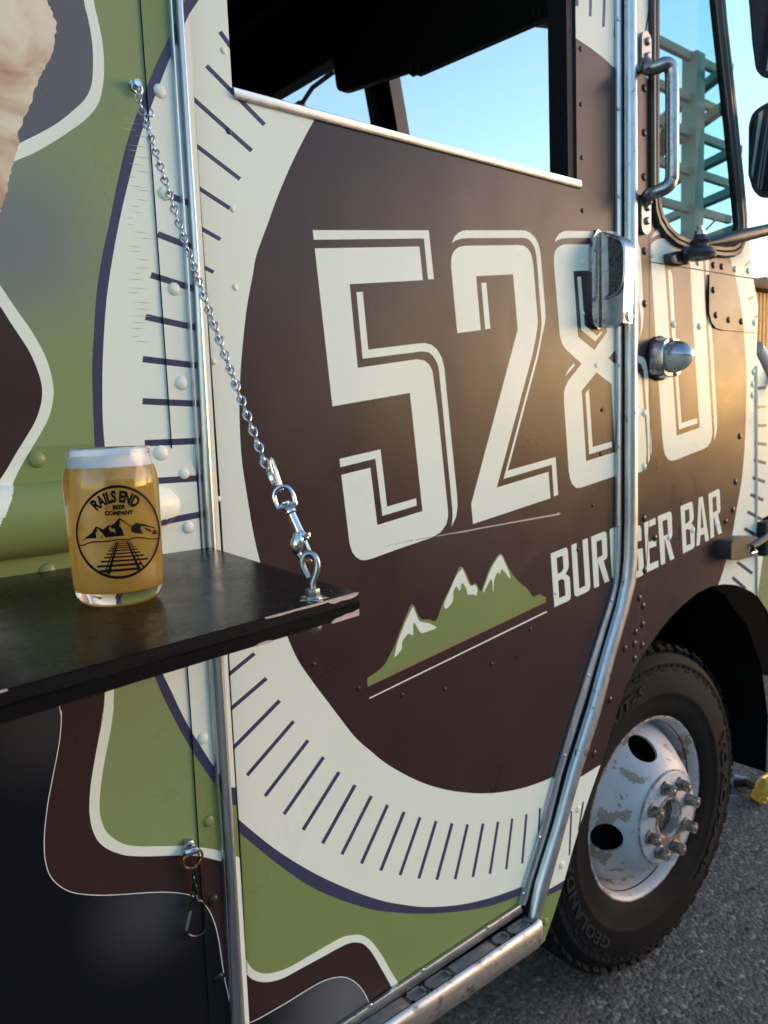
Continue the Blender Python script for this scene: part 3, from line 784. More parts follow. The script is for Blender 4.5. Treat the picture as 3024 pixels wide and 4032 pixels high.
letG = [Zd([(1200, 285), (1065, 335), (1040, 360), (1038, 400), (1075, 1110), (1090, 1150), (1115, 1158), (1200, 1125), (1200, 1030), (1150, 1050), (1115, 435), (1200, 400)], 'T')]
mtn = spline(Zd([(243, 1125), (250, 1105), (270, 1095), (350, 1030), (400, 940), (425, 890), (470, 770), (525, 640), (537, 632), (550, 640), (570, 690), (600, 728), (640, 728), (685, 738), (705, 710), (740, 610), (800, 490), (840, 393), (855, 385), (868, 391), (890, 430), (920, 500), (940, 495), (960, 500), (980, 545), (1000, 510), (1040, 400), (1095, 310), (1112, 300), (1130, 315), (1160, 380), (1190, 430), (1230, 480), (1290, 530), (1325, 580), (1365, 565), (1385, 575), (1408, 582)], 'Mt'), 3) + Zd([(1410, 615), (247, 1168)], 'Mt')
olive = Zd([(243, 1140), (1408, 590), (1410, 615), (247, 1168)], 'Mt')
snow = [spline(Zd(q, 'Mt'), 3, True) for q in (
    [(537, 653), (548, 660), (580, 735), (610, 747), (650, 755), (693, 782), (640, 805), (600, 818), (580, 800), (555, 755), (543, 760), (540, 832), (515, 820), (485, 850), (470, 880), (468, 920), (430, 968), (422, 962), (440, 880), (490, 750)],
    [(857, 402), (868, 405), (900, 480), (920, 510), (945, 502), (962, 530), (955, 572), (940, 565), (900, 565), (890, 530), (862, 490), (848, 540), (825, 512), (805, 550), (800, 610), (765, 655), (745, 650), (750, 610), (790, 520), (820, 450)],
    [(1115, 310), (1130, 330), (1175, 440), (1170, 458), (1125, 400), (1108, 432), (1095, 420), (1072, 470), (1065, 555), (1055, 465), (1022, 515), (1002, 552), (1005, 520), (1050, 400), (1095, 325)])]
uline = Zd([(255, 1240), (1415, 672), (1416, 682), (258, 1247)], 'Mt')
scr = Zd([(700, 181), (860, 152), (1000, 125), (1480, 38), (1490, 30), (1510, 37), (1492, 44), (1482, 47), (1000, 133), (865, 160), (760, 174), (700, 187)], 'Mt')
scr2 = [Zd(q, 'Mt') for q in ([(330, 255), (410, 236), (410, 240)], [(425, 236), (540, 206), (545, 214), (470, 226), (428, 240)], [(555, 207), (640, 190), (690, 181), (690, 185), (640, 196), (560, 212)])]
dsw_o = spline(Zd([(170, 1200), (220, 1300), (258, 1370), (270, 1430), (300, 1490), (340, 1530), (400, 1548), (470, 1540), (560, 1508), (680, 1440), (800, 1370), (900, 1315), (970, 1297), (1030, 1297), (1085, 1325), (1130, 1375), (1180, 1450), (1230, 1540), (1275, 1612), (1340, 1730)], 'S'), 5)
dsw_i = spline(Zd([(170, 1400), (230, 1490), (265, 1530), (290, 1560), (330, 1590), (390, 1604), (450, 1600), (530, 1575), (650, 1510), (770, 1445), (880, 1385), (950, 1352), (1000, 1345), (1045, 1355), (1085, 1390), (1120, 1440), (1160, 1510), (1200, 1580), (1232, 1640), (1290, 1760)], 'S'), 5)
dbl = spline(Zd([(180, 1905), (285, 1875), (350, 1850), (440, 1800), (560, 1730), (680, 1655), (780, 1600), (860, 1575), (920, 1572), (970, 1590), (1015, 1625), (1050, 1670), (1085, 1740), (1120, 1830)], 'S'), 5)
DL = [LY(PD, 'dial_rim', 'navy', [d_navy_o]), LY(PD, 'dial_face', 'cream', [d_navy_i])]
DL += [LY(PD, 'tick_mark', 'navy', [tick(a, b, wd)]) for a, b, wd in door_ticks]
DL += [LY(PD, 'dial_disc', 'brown', [d_disc])]
DL += [LY(PD, 'digit_five', 'cream', five), LY(PD, 'digit_two', 'cream', two)]
L8 = LY(PD, 'digit_eight', 'cream', eight[:2] + eight[4:], eight_h); DL += [L8, LY(PD, 'digit_eight_inline', 'cream', eight[2:4])]
DL += [LY(PD, 'letter', 'cream', letB, letBh), LY(PD, 'letter', 'cream', letU), LY(PD, 'letter', 'cream', letR, letRh), LY(PD, 'letter', 'cream', letG)]
DL += [LY(PD, 'mountain_print', 'green', [mtn]), LY(PD, 'mountain_base_line', 'olive', [olive]), LY(PD, 'snow_print', 'cream', snow), LY(PD, 'underline', 'cream', [uline])]
DL += [LY(PD, 'scratch', 'scratch', [scr]), LY(PD, 'scratch', 'scuff', scr2)]
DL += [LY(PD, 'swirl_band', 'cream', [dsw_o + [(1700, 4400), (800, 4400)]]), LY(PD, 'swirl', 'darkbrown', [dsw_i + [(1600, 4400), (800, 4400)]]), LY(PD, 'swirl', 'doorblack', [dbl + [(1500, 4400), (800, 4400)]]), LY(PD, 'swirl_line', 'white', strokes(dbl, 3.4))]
trimL = [(2426, -250), (2426, 0), (2428, 1500), (2425, 2150), (2420, 2285), (2409, 2335), (2383, 2420), (2325, 2600), (2262, 2799), (2187, 3046), (2123, 3293), (2051, 3528), (2043, 3562)]
dr = [PD.uv((x + 18, y)) for x, y in trimL]
railT = [PD.uv(p) for p in ((2047, 3562), (1342, 4032))]
sl = (railT[1][1] - railT[0][1]) / (railT[1][0] - railT[0][0])
dleft = PD.uv((700, 900))[0] - .004
doorR = [(dleft, railT[0][1] + sl * (dleft - railT[0][0])), (dr[-1][0], railT[0][1] + sl * (dr[-1][0] - railT[0][0]))] + dr[::-1][1:-1] + [(dr[0][0], 2.62), (dleft, 2.62)]
wsill = [PD.uv(p) for p in ((914, 350), (2272, 713))]
wl = PD.uv((893, 0)); wr = PD.uv((2266, 20))
doorH = [wsill[0], wsill[1], (wr[0], wr[1]), (wr[0] - .004, 2.45), (wl[0], 2.45), wl]
door = cut_panel('sliding_door', PD, doorR, [doorH], DL, 'green', truck, thick=.03)
# sill capping, window channel
ribbon([(912, 344), (1800, 586), (2280, 710)], [(920, 390), (1800, 616), (2283, 744)], YD, [(0, -.004), (0, .003), (.12, .005), (.75, .005), (1, .003), (1, .0)]).out('window_sill', 'alu', door)
g = G()
a = PD.xyz(*PD.uv((2266, 20))); b = PD.xyz(*PD.uv((2272, 713)))
g.prism([(a.x - .004, YD + .004, 2.45), (b.x, YD + .004, b.z + .006), (b.x, YD + .045, b.z + .006), (a.x - .004, YD + .045, 2.45)], (-.020, 0, 0)).out('window_channel', 'rubber', door, False)

# --- art on the front quarter panel
trimR = [(2504, -250), (2504, 0), (2509, 700), (2511, 1500), (2511, 2050), (2509, 2204), (2504, 2291), (2477, 2399), (2421, 2590), (2368, 2799), (2289, 3040), (2223, 3269), (2163, 3492), (2086, 3735)]
barL = [(2466, -250), (2466, 0), (2467, 700), (2468, 1500), (2467, 2050), (2463, 2204), (2455, 2285), (2432, 2390), (2376, 2580), (2320, 2787), (2244, 3028), (2184, 3255), (2114, 3478), (2062, 3722)]
arch = [(2976, 2345), (2965, 2334), (2938, 2320), (2900, 2304), (2851, 2300), (2802, 2308), (2748, 2334), (2694, 2377), (2645, 2426), (2601, 2480), (2558, 2540), (2520, 2594), (2498, 2638), (2466, 2697), (2444, 2768), (2417, 2844), (2374, 2986), (2325, 3124), (2289, 3233), (2253, 3353), (2232, 3432), (2211, 3504), (2181, 3600), (2145, 3703), (2114, 3739), (2081, 3742)]
f_disc = [(2200, 300), (2504, 277)] + spline([(2504, 277), (2525, 286), (2552, 313), (2640, 420), (2740, 610), (2820, 810), (2875, 1014), (2899, 1101), (2923, 1241), (2935, 1386), (2940, 1482), (2937, 1627), (2931, 1771), (2920, 1892), (2900, 2008), (2878, 2133), (2851, 2236), (2829, 2301), (2800, 2380)])[1:] + [(2600, 2860), (2450, 2960), (2337, 3028), (2289, 3058), (2200, 3085), (2000, 3085)]
f_navy = [(2000, 3590), (2153, 3528), (2204, 3504), (2300, 3450), (3300, 3200), (3300, -500), (2000, -500)]
f_cream = [(2000, 3570), (2153, 3506), (2204, 3477), (2300, 3420), (3300, 3170), (3300, -500), (2000, -500)]
f_ticks = [((2250, 3194), (2242, 3368), 7), ((2297, 3157), (2278, 3270), 7), ((2979, 1530), (3018, 1526), 12), ((2978, 1604), (3018, 1601), 12), ((2977, 1676), (3018, 1675), 12), ((2972, 1746), (3018, 1750), 12), ((2969, 1810), (3016, 1825), 12), ((2963, 1880), (3012, 1898), 13), ((2954, 1947), (3006, 1970), 13), ((2943, 2015), (3000, 2046), 13),
           ((2931, 2081), (2976, 2107), 13), ((2903, 2213), (2962, 2258), 13), ((2884, 2274), (2935, 2318), 13), ((2933, 1048), (2954, 1029), 9), ((2945, 1180), (2966, 1168), 9), ((2966, 1250), (2985, 1245), 9), ((2950, 2330), (2975, 2352), 10), ((2556, 40), (2541, 125), 6)]
f8 = [fillet(Zd([(1150, 215), (1328, 235), (1360, 270), (1385, 340), (1400, 480), (1455, 1250), (1460, 1450), (1445, 1600), (1420, 1650), (1380, 1690), (1328, 1705), (1150, 1760)], 'F'))]
f8s = [Zd([(1200, -10), (1330, -5), (1400, 20), (1440, 60), (1470, 150), (1485, 300), (1490, 700), (1530, 1250), (1530, 1400), (1510, 1500), (1480, 1568), (1480, 1450), (1478, 1250), (1440, 500), (1415, 220), (1380, 130), (1328, 90), (1200, 75)], 'F'),
       Zd([(1200, 270), (1305, 310), (1345, 370), (1370, 450), (1385, 700), (1415, 1300), (1415, 1480), (1395, 1620), (1355, 1745), (1375, 1640), (1380, 1500), (1340, 1100), (1308, 740), (1200, 700)], 'E')]
zero = [Zd([(232, 300), (235, 230), (270, 185), (330, 155), (420, 140), (985, 140), (985, 380), (1075, 2212)], 'P') + Zd([(1120, 1200), (1125, 1320), (1105, 1430), (1060, 1500), (1000, 1540), (590, 1700), (530, 1712), (480, 1690), (440, 1630), (420, 1560), (400, 1400), (340, 500)], 'Q') + Zd([(300, 1560), (235, 480)], 'P')]
zero_h = [Zd([(432, 500), (505, 1580)], 'P') + Zd([(550, 520), (607, 1348), (942, 1230), (862, 0)], 'Q') + Zd([(800, 500)], 'P')]
zero_s = [Zd([(480, 597), (522, 597), (545, 700), (595, 1600)], 'P') + Zd([(630, 510), (677, 1162), (903, 1092), (907, 1170), (640, 1258), (590, 510)], 'Q') + Zd([(540, 1500)], 'P'),
          Zd([(1022, 400), (1075, 400), (1072, 630), (1118, 1550)], 'P') + Zd([(1130, 0), (1190, 1050), (1195, 1200), (1180, 1330), (1150, 1425), (1155, 1290), (1090, 0)], 'Q') + Zd([(1075, 1550), (1030, 630)], 'P'),
          Zd([(245, 135), (270, 70), (320, 15), (420, -20), (800, -30), (800, 60), (420, 68), (310, 95)], 'P')]
fG = [fillet(Zd([(60, 715), (165, 697), (185, 750), (193, 945), (60, 985)], 'U')), Zd([(60, 1105), (208, 1072), (235, 1440), (230, 1490), (190, 1530), (60, 1575), (60, 1470), (145, 1435), (132, 1200), (60, 1200)], 'U')]
fE = [Zd([(232, 660), (415, 575), (423, 680), (300, 730), (310, 970), (430, 928), (435, 1035), (315, 1080), (327, 1330), (465, 1270), (468, 1378), (280, 1467)], 'U')]
fR = [Zd([(457, 550), (650, 470), (672, 480), (685, 540), (695, 850), (680, 900), (645, 930), (728, 1238), (660, 1275), (565, 905), (578, 1318), (508, 1350)], 'U')]
fRh = [Zd([(532, 632), (612, 598), (625, 840), (565, 868), (552, 880)], 'U')]
fB = [Zd([(827, 388), (995, 312), (1020, 320), (1028, 370), (1045, 560), (1035, 620), (1005, 675), (1040, 700), (1055, 760), (1060, 1020), (1050, 1060), (1020, 1085), (868, 1162)], 'U')]
fBh = [Zd([(897, 460), (967, 430), (977, 600), (955, 650), (907, 675)], 'U'), Zd([(913, 770), (950, 755), (985, 780), (995, 1000), (925, 1030)], 'U')]
fA = [Zd([(1125, 250), (1190, 225), (1293, 938), (1235, 965), (1217, 838), (1153, 865), (1143, 1015), (1088, 1042)], 'U')]
fAh = [Zd([(1163, 330), (1205, 725), (1160, 758)], 'U')]
fR2 = [Zd([(1283, 185), (1440, 105), (1462, 120), (1470, 180), (1480, 440), (1470, 490), (1440, 520), (1507, 820), (1445, 850), (1366, 535), (1378, 885), (1320, 915)], 'U')]
fR2h = [Zd([(1348, 250), (1410, 220), (1422, 460), (1370, 485), (1358, 500)], 'U')]
def front_layers(pl):
    L = [LY(pl, 'dial_rim', 'navy', [f_navy]), LY(pl, 'dial_face', 'cream', [f_cream])]
    L += [LY(pl, 'tick_mark', 'navy', [tick(a, b, wd)]) for a, b, wd in f_ticks]
    L += [LY(pl, 'dial_disc', 'brown', [f_disc]), LY(pl, 'digit_eight', 'cream', f8 + f8s[1:]), LY(pl, 'digit_eight_shadow', 'cream', f8s[:1]),
          LY(pl, 'digit_zero', 'cream', zero, zero_h), LY(pl, 'digit_zero_inline', 'cream', zero_s),
          LY(pl, 'letter', 'cream', fG), LY(pl, 'letter', 'cream', fE), LY(pl, 'letter', 'cream', fR, fRh), LY(pl, 'letter', 'cream', fB, fBh), LY(pl, 'letter', 'cream', fA, fAh), LY(pl, 'letter', 'cream', fR2, fR2h)]
    return L
FL = front_layers(PF)
vseam = [(2553, -300), (2553, 0), (2556, 1000), (2559, 1600), (2561, 1950), (2548, 2190), (2541, 2290), (2518, 2400), (2515, 2560), (2511, 2600)]
FLx = FL + [LY(PF, 'panel_seam', 'seam', [stroke(vseam, 2.6), stroke([(2556, 1031), (2756, 1063), (2900, 1087), (2975, 1098)], 4.5)])]
GO = Zm([(665, -700), (665, 0), (667, 800), (670, 1500), (685, 1680), (715, 1790), (770, 1870), (850, 1940), (960, 1990), (1100, 2025), (1240, 2045), (1320, 2040), (1375, 2010), (1405, 1940), (1420, 1830), (1422, 1740), (1392, 1400), (1345, 960), (1300, 560), (1262, 200), (1245, 0), (1175, -700)], 2224, 0, 2.011)
GI = Zm([(730, -700), (730, 0), (730, 800), (728, 1400), (738, 1580), (765, 1680), (810, 1770), (880, 1845), (980, 1890), (1100, 1918), (1230, 1935), (1300, 1930), (1335, 1905), (1355, 1850), (1365, 1780), (1362, 1740), (1330, 1400), (1285, 960), (1240, 560), (1200, 200), (1180, 0), (1110, -700)], 2224, 0, 2.011)
frR = [(PF.uv((2504, 0))[0], 2.62), (1.560, 2.62)] + [PF.uv(p) for p in [(2855, 0), (2900, 398), (2930, 746), (2965, 1094), (2986, 1207), (2981, 1330), (2976, 1430)] + arch + trimR[::-1][1:-1]]
front = cut_panel('front_panel', PF, frR, [[PF.uv(p) for p in GO]], FLx, 'green', truck, thick=.010)
PA = Plane(YB - .004)
plate_px = Zm([(1182, 165), (1172, 330), (1180, 480), (1200, 560), (1235, 605), (1300, 622), (1566, 640), (1578, 430), (1530, 235)], 2224, 1000, 2.074)
FLA = front_layers(PA)
cut_panel('access_plate', PA, [PA.uv(p) for p in plate_px], [], [l for l in FLA if l['name'] in ('dial_face', 'tick_mark', 'dial_disc')], 'brown', truck, thick=.006, label='riveted access plate with a rounded lower corner')
# gasket and pane
gk = ribbon(GO, GI, YB, [(0, -.003), (0, .005), (.12, .0095), (.35, .0095), (.42, .006), (.5, .010), (.72, .0105), (.8, .005), (1, .003), (1, -.010)]).out('quarter_window_gasket', 'gasket', truck)
mesh('pane', [onY(p, YB + .004) for p in GI], [tuple(range(len(GI)))], 'tealglass', gk)

# --- curving nose piece past the seam
PN = Plane(YB, 1.838, .22)
nose_px = [(2978, 1398), (3024, 1492), (3120, 1700), (3160, 2100), (3130, 2700), (3060, 2520), (3040, 2455), (3022, 2405), (2997, 2352), (2979, 2341)]
ngreen = spline([(3070, 1750), (3020, 2073), (3007, 2171), (2997, 2243), (2984, 2338), (2978, 2400)]) + [(2990, 2800), (3400, 2800), (3400, 1700)]
NL = [LY(PN, 'dial_face', 'cream', [[(2900, 1000), (3400, 1000), (3400, 2800), (2900, 2800)]])] + [LY(PN, 'tick_mark', 'navy', [tick(a, b, wd)]) for a, b, wd in f_ticks[2:11]] + [LY(PN, 'dial_outside', 'green', [ngreen])]
nose = cut_panel('nose_panel', PN, [PN.uv(p) for p in nose_px], [], NL, 'green', truck, thick=.012)
G().tube([PF.xyz(*PF.uv((2976, y)), .001) for y in (1440, 1700, 2000, 2340)], .0035).out('nose_seam_bead', 'alu', truck)

# --- rivets: sub-parts of the panel they hold, covered with the same print
dome = G().lathe([(1.08, 0), (1.0, .09), (.88, .22), (.66, .35), (.36, .43), (.0, .46)], (0, 0, 0), (0, -1, 0), 14)
rv_cache = {}
def rivet(px, pl, layers, base, panel, r, mat=None, name='rivet'):
    u, v = pl.uv(px)
    mt = mat or look(pl, layers, base, (u, v))
    key = (mt,)
    if key not in rv_cache:
        me = bpy.data.meshes.new('rivet'); me.from_pydata(dome.v, [], dome.f); me.materials.append(M[mt])
        me.polygons.foreach_set('use_smooth', [True] * len(me.polygons)); rv_cache[key] = me
    o = link(name, rv_cache[key], panel, pl.xyz(u, v, .0002)); o.scale = (r, r, r)
    return o
for p, r in (((630, 359), .0075), ((648, 762), .0075), ((686, 1138), .0072), ((715, 1509), .0078), ((799, 2908), .0075), ((822, 3233), .0075), ((840, 3546), .0075), ((863, 3852), .0075)):
    rivet(p, PS, SL, 'green', strip, r)
for p, r in (((145, 1809), .0085), ((633, 1783), .0085), ((726, 1864), .0065), ((741, 2077), .0072), ((187, 2251), .0085)):
    rivet(p, PR, RL, 'green', flange, r)
for p in ((880, 199), (901, 517), (916, 823), (926, 1132), (840, 1424), (859, 1965), (1235, 2617), (1411, 2711), (1583, 2738), (1751, 2714), (1936, 2615), (2088, 2478)):
    rivet(p, PD, DL, 'green', door, .0038)
for p in ((2286, 193), (2287, 410), (2290, 621), (2293, 829), (2296, 1034), (2296, 1235), (2347, 1438), (2370, 1614), (2365, 1787), (2334, 1990), (2275, 2164), (2190, 2335)):
    rivet(p, PD, DL, 'green', door, .0042)
for p in ((2536, 347), (2536, 523), (2535, 697), (2536, 989), (2537, 1196), (2566, 999), (2747, 1033), (2808, 1044), (2841, 1050), (2893, 1060), (2945, 1067), (2652, 1277), (2753, 1285), (2536, 1627), (2536, 1836), (2912, 1718), (2895, 1897), (2966, 1464), (2963, 1513), (2962, 1557),
          (2535, 2041), (2578, 2118), (2634, 2115), (2728, 2087), (2820, 2062), (2857, 2053), (2538, 2245), (2885, 2007), (2517, 2356), (2531, 2386), (2529, 2459), (2502, 2489), (2498, 2536), (2528, 2542), (2460, 2554), (2498, 2594), (2401, 2757), (2339, 2968), (2276, 3185), (2212, 3405), (2148, 3628)):
    rivet(p, PF, FL, 'green', front, .0072)
for p in ((2808, 1142), (2818, 1241), (2868, 1260), (2918, 1266), (2969, 1270)):
    rivet(p, PA, FLA, 'brown', front, .0072)

# --- mouldings round the sliding door
chL = [(654, -300), (654, 0), (717, 1000), (771, 1900), (829, 2900), (868, 3403), (912, 4150)]
cbL = [(681, -300), (681, 0), (747, 1000), (790, 1900), (853, 2900), (883, 3403), (913, 4150)]
cbR = [(720, -300), (720, 0), (784, 1000), (844, 1900), (901, 2900), (932, 3403), (977, 4150)]
chan = ribbon(chL, [(a[0] + 10, a[1]) for a in cbL], YB, [(0, -.003), (0, .003), (.16, .0075), (.30, .0075), (.36, .002), (.8, .002), (1, .004), (1, -.002)]).out('door_channel', 'alu', truck)
ribbon(cbL, [(x - 9, y) for x, y in cbR], YB - .001, HALF).out('half_round_bead', 'alu', chan)
ribbon([(a[0] + 3, a[1]) for a in cbR], [(a[0] + 14, a[1]) for a in cbR], YB + .018, [(0, 0), (0, .004), (1, .004), (1, 0)]).out('channel_seal', 'rubber', chan)
stripR_ = [(2448, -250), (2448, 0), (2450, 1500), (2446, 2150), (2441, 2285), (2431, 2337), (2403, 2428), (2350, 2606), (2289, 2805), (2211, 3052), (2153, 3299), (2081, 3534), (2066, 3562)]
edge_strip = ribbon(trimL, stripR_, YD - .004, [(0, -.003), (0, .0015), (.12, .003), (.85, .003), (1, .0015), (1, -.003)]).out('door_edge_strip', 'alu', truck)
ribbon([(x + 16, y) for x, y in stripR_], [(x + 4, y) for x, y in barL], YB + .010, [(0, 0), (0, .004), (.2, .006), (.45, .002), (.55, .002), (.8, .006), (1, .004), (1, 0)]).out('door_seal', 'rubber', truck)
bar = ribbon(barL, [(x - 9, y - 2) for x, y in trimR], YB - .0005, HALF).out('door_post_moulding', 'aluworn', truck)
rv_alu = [(2435, 75), (2436, 429), (2437, 773), (2440, 1100), (2439, 1437), (2438, 1757), (2436, 2068), (2408, 2363), (2318, 2660), (2223, 2975), (2125, 3298), (2060, 3520)]
PE = Plane(YD - .007)
for p in rv_alu: rivet(p, PE, [], 'alu', edge_strip, .0035, 'alu')
# jamb behind the moulding (return of the body to the door)
g = G()
for a, b in zip(barL[:-1], barL[1:]):
    A, B = onY(a, YB), onY(b, YB)
    g.add([A, B, (B.x, .905, B.z), (A.x, .905, A.z)], [(0, 1, 2, 3)])
g.out('door_jamb', 'rubber', truck, False)

# --- step below the door
zs_ = PD.uv((1800, 3736))[1]
rs = ribbon([(1250, 4093), (1342, 4032), (2047, 3562)], [(1310, 4096), (1408, 4032), (2053, 3592)], YD - .006, [(0, -.003), (0, .002), (.1, .003), (.9, .003), (1, .002), (1, -.003)]).out('step_back_strip', 'aluworn', truck)
for p in ((1921, 3652), (1665, 3821), (1460, 3960)): rivet(p, Plane(YD - .009), [], 'alu', rs, .0034, 'alu')
zst = onY((2053, 3594), YD).z; 
xr = onY((2053, 3592), YD).x; xl = -.2
zf = zst - .001
pf = onZ((2078, 3652), zf); Yf = pf.y
g = G(); g.rbox(((xl + xr) / 2, (Yf + YD - .004) / 2, zf - .0085), (xr - xl + .01, YD - .004 - Yf, .010), .002)
step = g.out('step_tread', 'tread', truck)
x = xr - .004; k = 0
while x > xl + .1:
    wd = (.055, .040, .105)[k % 3]
    xa, xb = x - wd, x; y0, y1 = Yf + .0025, YD - .0095
    hgt = .009
    for (cx, cy, sx, sy) in (((xa + xb) / 2, y0 + .002, wd - .004, .004), ((xa + xb) / 2, y1 - .002, wd - .004, .004), (xa + .004, (y0 + y1) / 2, .0035, y1 - y0), (xb - .004, (y0 + y1) / 2, .0035, y1 - y0)):
        pass
    if k % 3 == 2:
        G().rbox(((xa + xb) / 2, (y0 + y1) / 2, zf - .0025), (wd - .008, y1 - y0, .006), .0015).out('tread_pad', 'tread', step)
    else:
        q = G()
        for (cx, cy, sx, sy) in (((xa + xb) / 2, y0 + .002, wd - .006, .004), ((xa + xb) / 2, y1 - .002, wd - .006, .004), (xa + .005, (y0 + y1) / 2, .004, y1 - y0), (xb - .005, (y0 + y1) / 2, .004, y1 - y0)):
            q.box((cx, cy, zf - .0025), (sx, sy, .006))
        q.out('tread_pocket', 'tread', step, False)
    x -= wd; k += 1
pl_ = onY((2075, 3748), Yf)
hN = zf + .002 - pl_.z
prof = [(Yf + .0015, zf - .002), (Yf - .001, zf + .0012), (Yf - .006, zf - .0003), (Yf - .0095, zf - .006), (Yf - .0108, zf - .014), (Yf - .0112, zf - hN * .55), (Yf - .0102, zf - hN + .008), (Yf - .006, zf - hN + .001), (Yf + .004, zf - hN), (Yf + .006, zf - hN + .004)]
g = G(); n = len(prof)
xs2 = [xl, xr * .5, xr - .004, xr + .012]
vs = [(x, a + (0.0 if i < 3 else .004), b - (0 if i < 3 else .001)) for i, x in enumerate(xs2) for a, b in prof]
fs = [(i * n + j, i * n + (j + 1) % n, (i + 1) * n + (j + 1) % n, (i + 1) * n + j) for i in range(len(xs2) - 1) for j in range(n)]
fs += [tuple(range(n)), tuple((len(xs2) - 1) * n + j for j in range(n))[::-1]]
g.add(vs, fs).out('step_nosing', 'alustep', truck, sharp=50)
G().box(((xl + xr) / 2, (Yf + .95) / 2 + .03, zf - .05), (xr - xl, .95 - Yf - .02, .06)).out('step_riser', 'blackpaint', truck, False)

# --- cab shell: roof, far wall, floor, rear bulkhead, wheel well
WX = lambda z: 1.834 - .265 * (z - 1.589)
def onW(p, off=0.0):          # windscreen plane
    d = ray(p); t_ = (1.834 - off + .265 * 1.589 - .265 * CAM.z) / (d.x + .265 * d.z); return CAM + d * t_
g = G()
g.box((-.5, 1.93, 2.72), (4.25, 2.12, .06)).box((-.45, 2.98, 1.55), (4.5, .04, 2.4)).box((-2.6, 1.93, 1.55), (.05, 2.1, 2.4))
g.box((-.8, 1.95, .34), (3.6, 2.02, .05))
g.out('cab_shell', 'interior', truck, False)
g = G(); g.box((.42, 1.2, 2.0), (.04, .5, 1.3)); g.out('bulkhead', 'interior', truck, False)
# header over the windscreen and corner post
h1, h2 = onW((1101, 398)), onW((1310, 275))
dv = (h2 - h1) / (h2.y - h1.y)
A = h1 + dv * (2.98 - h1.y); B = h1 + dv * (.92 - h1.y)
G().prism([A, B, (WX(2.75) , .92, 2.75), (WX(2.75), 2.98, 2.75)], (-.05, 0, 0)).out('windscreen_header', 'trimdark', truck, False)
for k_, (off, rr, mt) in enumerate(((.09, .016, 'trimdark'), (.16, .010, 'gasket'))):
    G().tube([A + Vector((-.06, 0, off)), B + Vector((-.06, 0, off))], rr).out('header_moulding', mt, truck)
P = [onW(p) for p in ((1432, 342), (1529, 300), (1568, 524), (1466, 500))]
mid = (P[2] - P[1]) * 4
post = G().prism([P[0] - mid * .5, P[1] - mid * .5, P[1] + mid, P[0] + mid], (.05, .0, .0)).out('windscreen_post', 'gasket', truck, False)
L = P[0].lerp(P[1], .38)
G().tube([L - mid * .5 + Vector((-.008, 0, 0)), L + mid + Vector((-.008, 0, 0))], .014).out('post_cap', 'trimdark', post)
mesh('windscreen', [(WX(1.2), .90, 1.2), (WX(1.2), 2.96, 1.2), (WX(2.7), 2.96, 2.7), (WX(2.7), .90, 2.7)], [(0, 1, 2, 3)], 'screen', truck)
G().tube([onW((2080, 82), -.02), onW((2250, 100), -.02)], .013).out('visor_rod', 'greensteel', truck)
wa = [onW(p, -.03) for p in ((1178, 424), (1230, 345), (1318, 280))]
wip = G().tube([wa[0], wa[1], wa[2]], .008).out('wiper_arm', 'plasticdark', truck)
G().rbox(wa[0], (.03, .05, .035), .006).out('wiper_knob', 'rust', wip)
G().tube([wa[1] + Vector((0, -.03, 0)), wa[2] + Vector((0, -.05, .02))], .005).out('wiper_blade', 'rubber', wip)
# sun visor boards
def visor(pts, X, nm):
    q = [onX(p, X) for p in fillet(pts)]
    return G().prism(q, (.02, 0, 0)).out(nm, 'interior', truck, False)
v1 = visor([(1180, -500), (1297, 115), (1327, 371, 40), (1620, 275), (2560, -120), (2560, -700)], 1.45, 'sun_visor')
v2 = visor([(1500, -500), (1612, 285), (1634, 296, 8), (2078, 100), (2330, -12), (2560, -200), (2560, -700)], 1.443, 'sun_visor')
for cx, cy in ((1628, 280), (2110, 55)):
    q = [onX(p, 1.44) for p in ((cx - 14, cy - 25), (cx - 12, cy + 6), (cx, cy + 14), (cx + 14, cy + 8), (cx + 18, cy - 25))]
    G().tube(q, .006).out('visor_clip', 'interior', v2)
# dim ceiling detail
for k_ in range(4):
    G().rbox((.55 + .3 * k_, 1.95, 2.66), (.05, 1.9, .05), .01).out('roof_bow', 'trimdark', truck)
G().tube([(.6, 2.8, 2.45), (.9, 2.82, 2.36), (1.2, 2.8, 2.40), (1.55, 2.7, 2.52)], .008).out('ceiling_cable', 'trimdark', truck)
G().rbox((1.50, 1.93, 1.12), (.5, 2.0, .16), .03).out('dashboard', 'interior', truck)
# front lower bodywork and wheel well
g = G()
g.box((1.75, 1.31, .80), (1.70, .02, .90)).box((.93, 1.11, .6), (.02, .40, .62)).box((1.6, 1.11, 1.0), (1.3, .40, .02))
vs = []
for k_ in range(13):
    a = rad(-10 + 200 * k_ / 12); vs += [(1.48 + .56 * math.cos(a), .912, .40 + .53 * math.sin(a)), (1.48 + .56 * math.cos(a), 1.30, .40 + .53 * math.sin(a))]
g.add(vs, [(2 * i, 2 * i + 1, 2 * i + 3, 2 * i + 2) for i in range(12)])
pa = onY((2822, 2590), 1.28); pb = onY((3024, 2662), 1.28)
g.prism([(1.3, 1.28, .42), (pa.x, 1.28, pa.z), (pb.x, 1.28, pb.z), (3.8, 1.28, pb.z - .10), (3.8, 1.28, 1.0), (1.3, 1.28, 1.0)], (0, .02, 0))
M['well'] = pbr('wheel_well_black', (.004, .004, .0045), .95, spec=.02)
g.out('wheel_well', 'well', truck, False)
G().rbox((2.35, 2.15, .86), (.95, 1.6, .86), .12).out('engine_cover', 'green', truck)

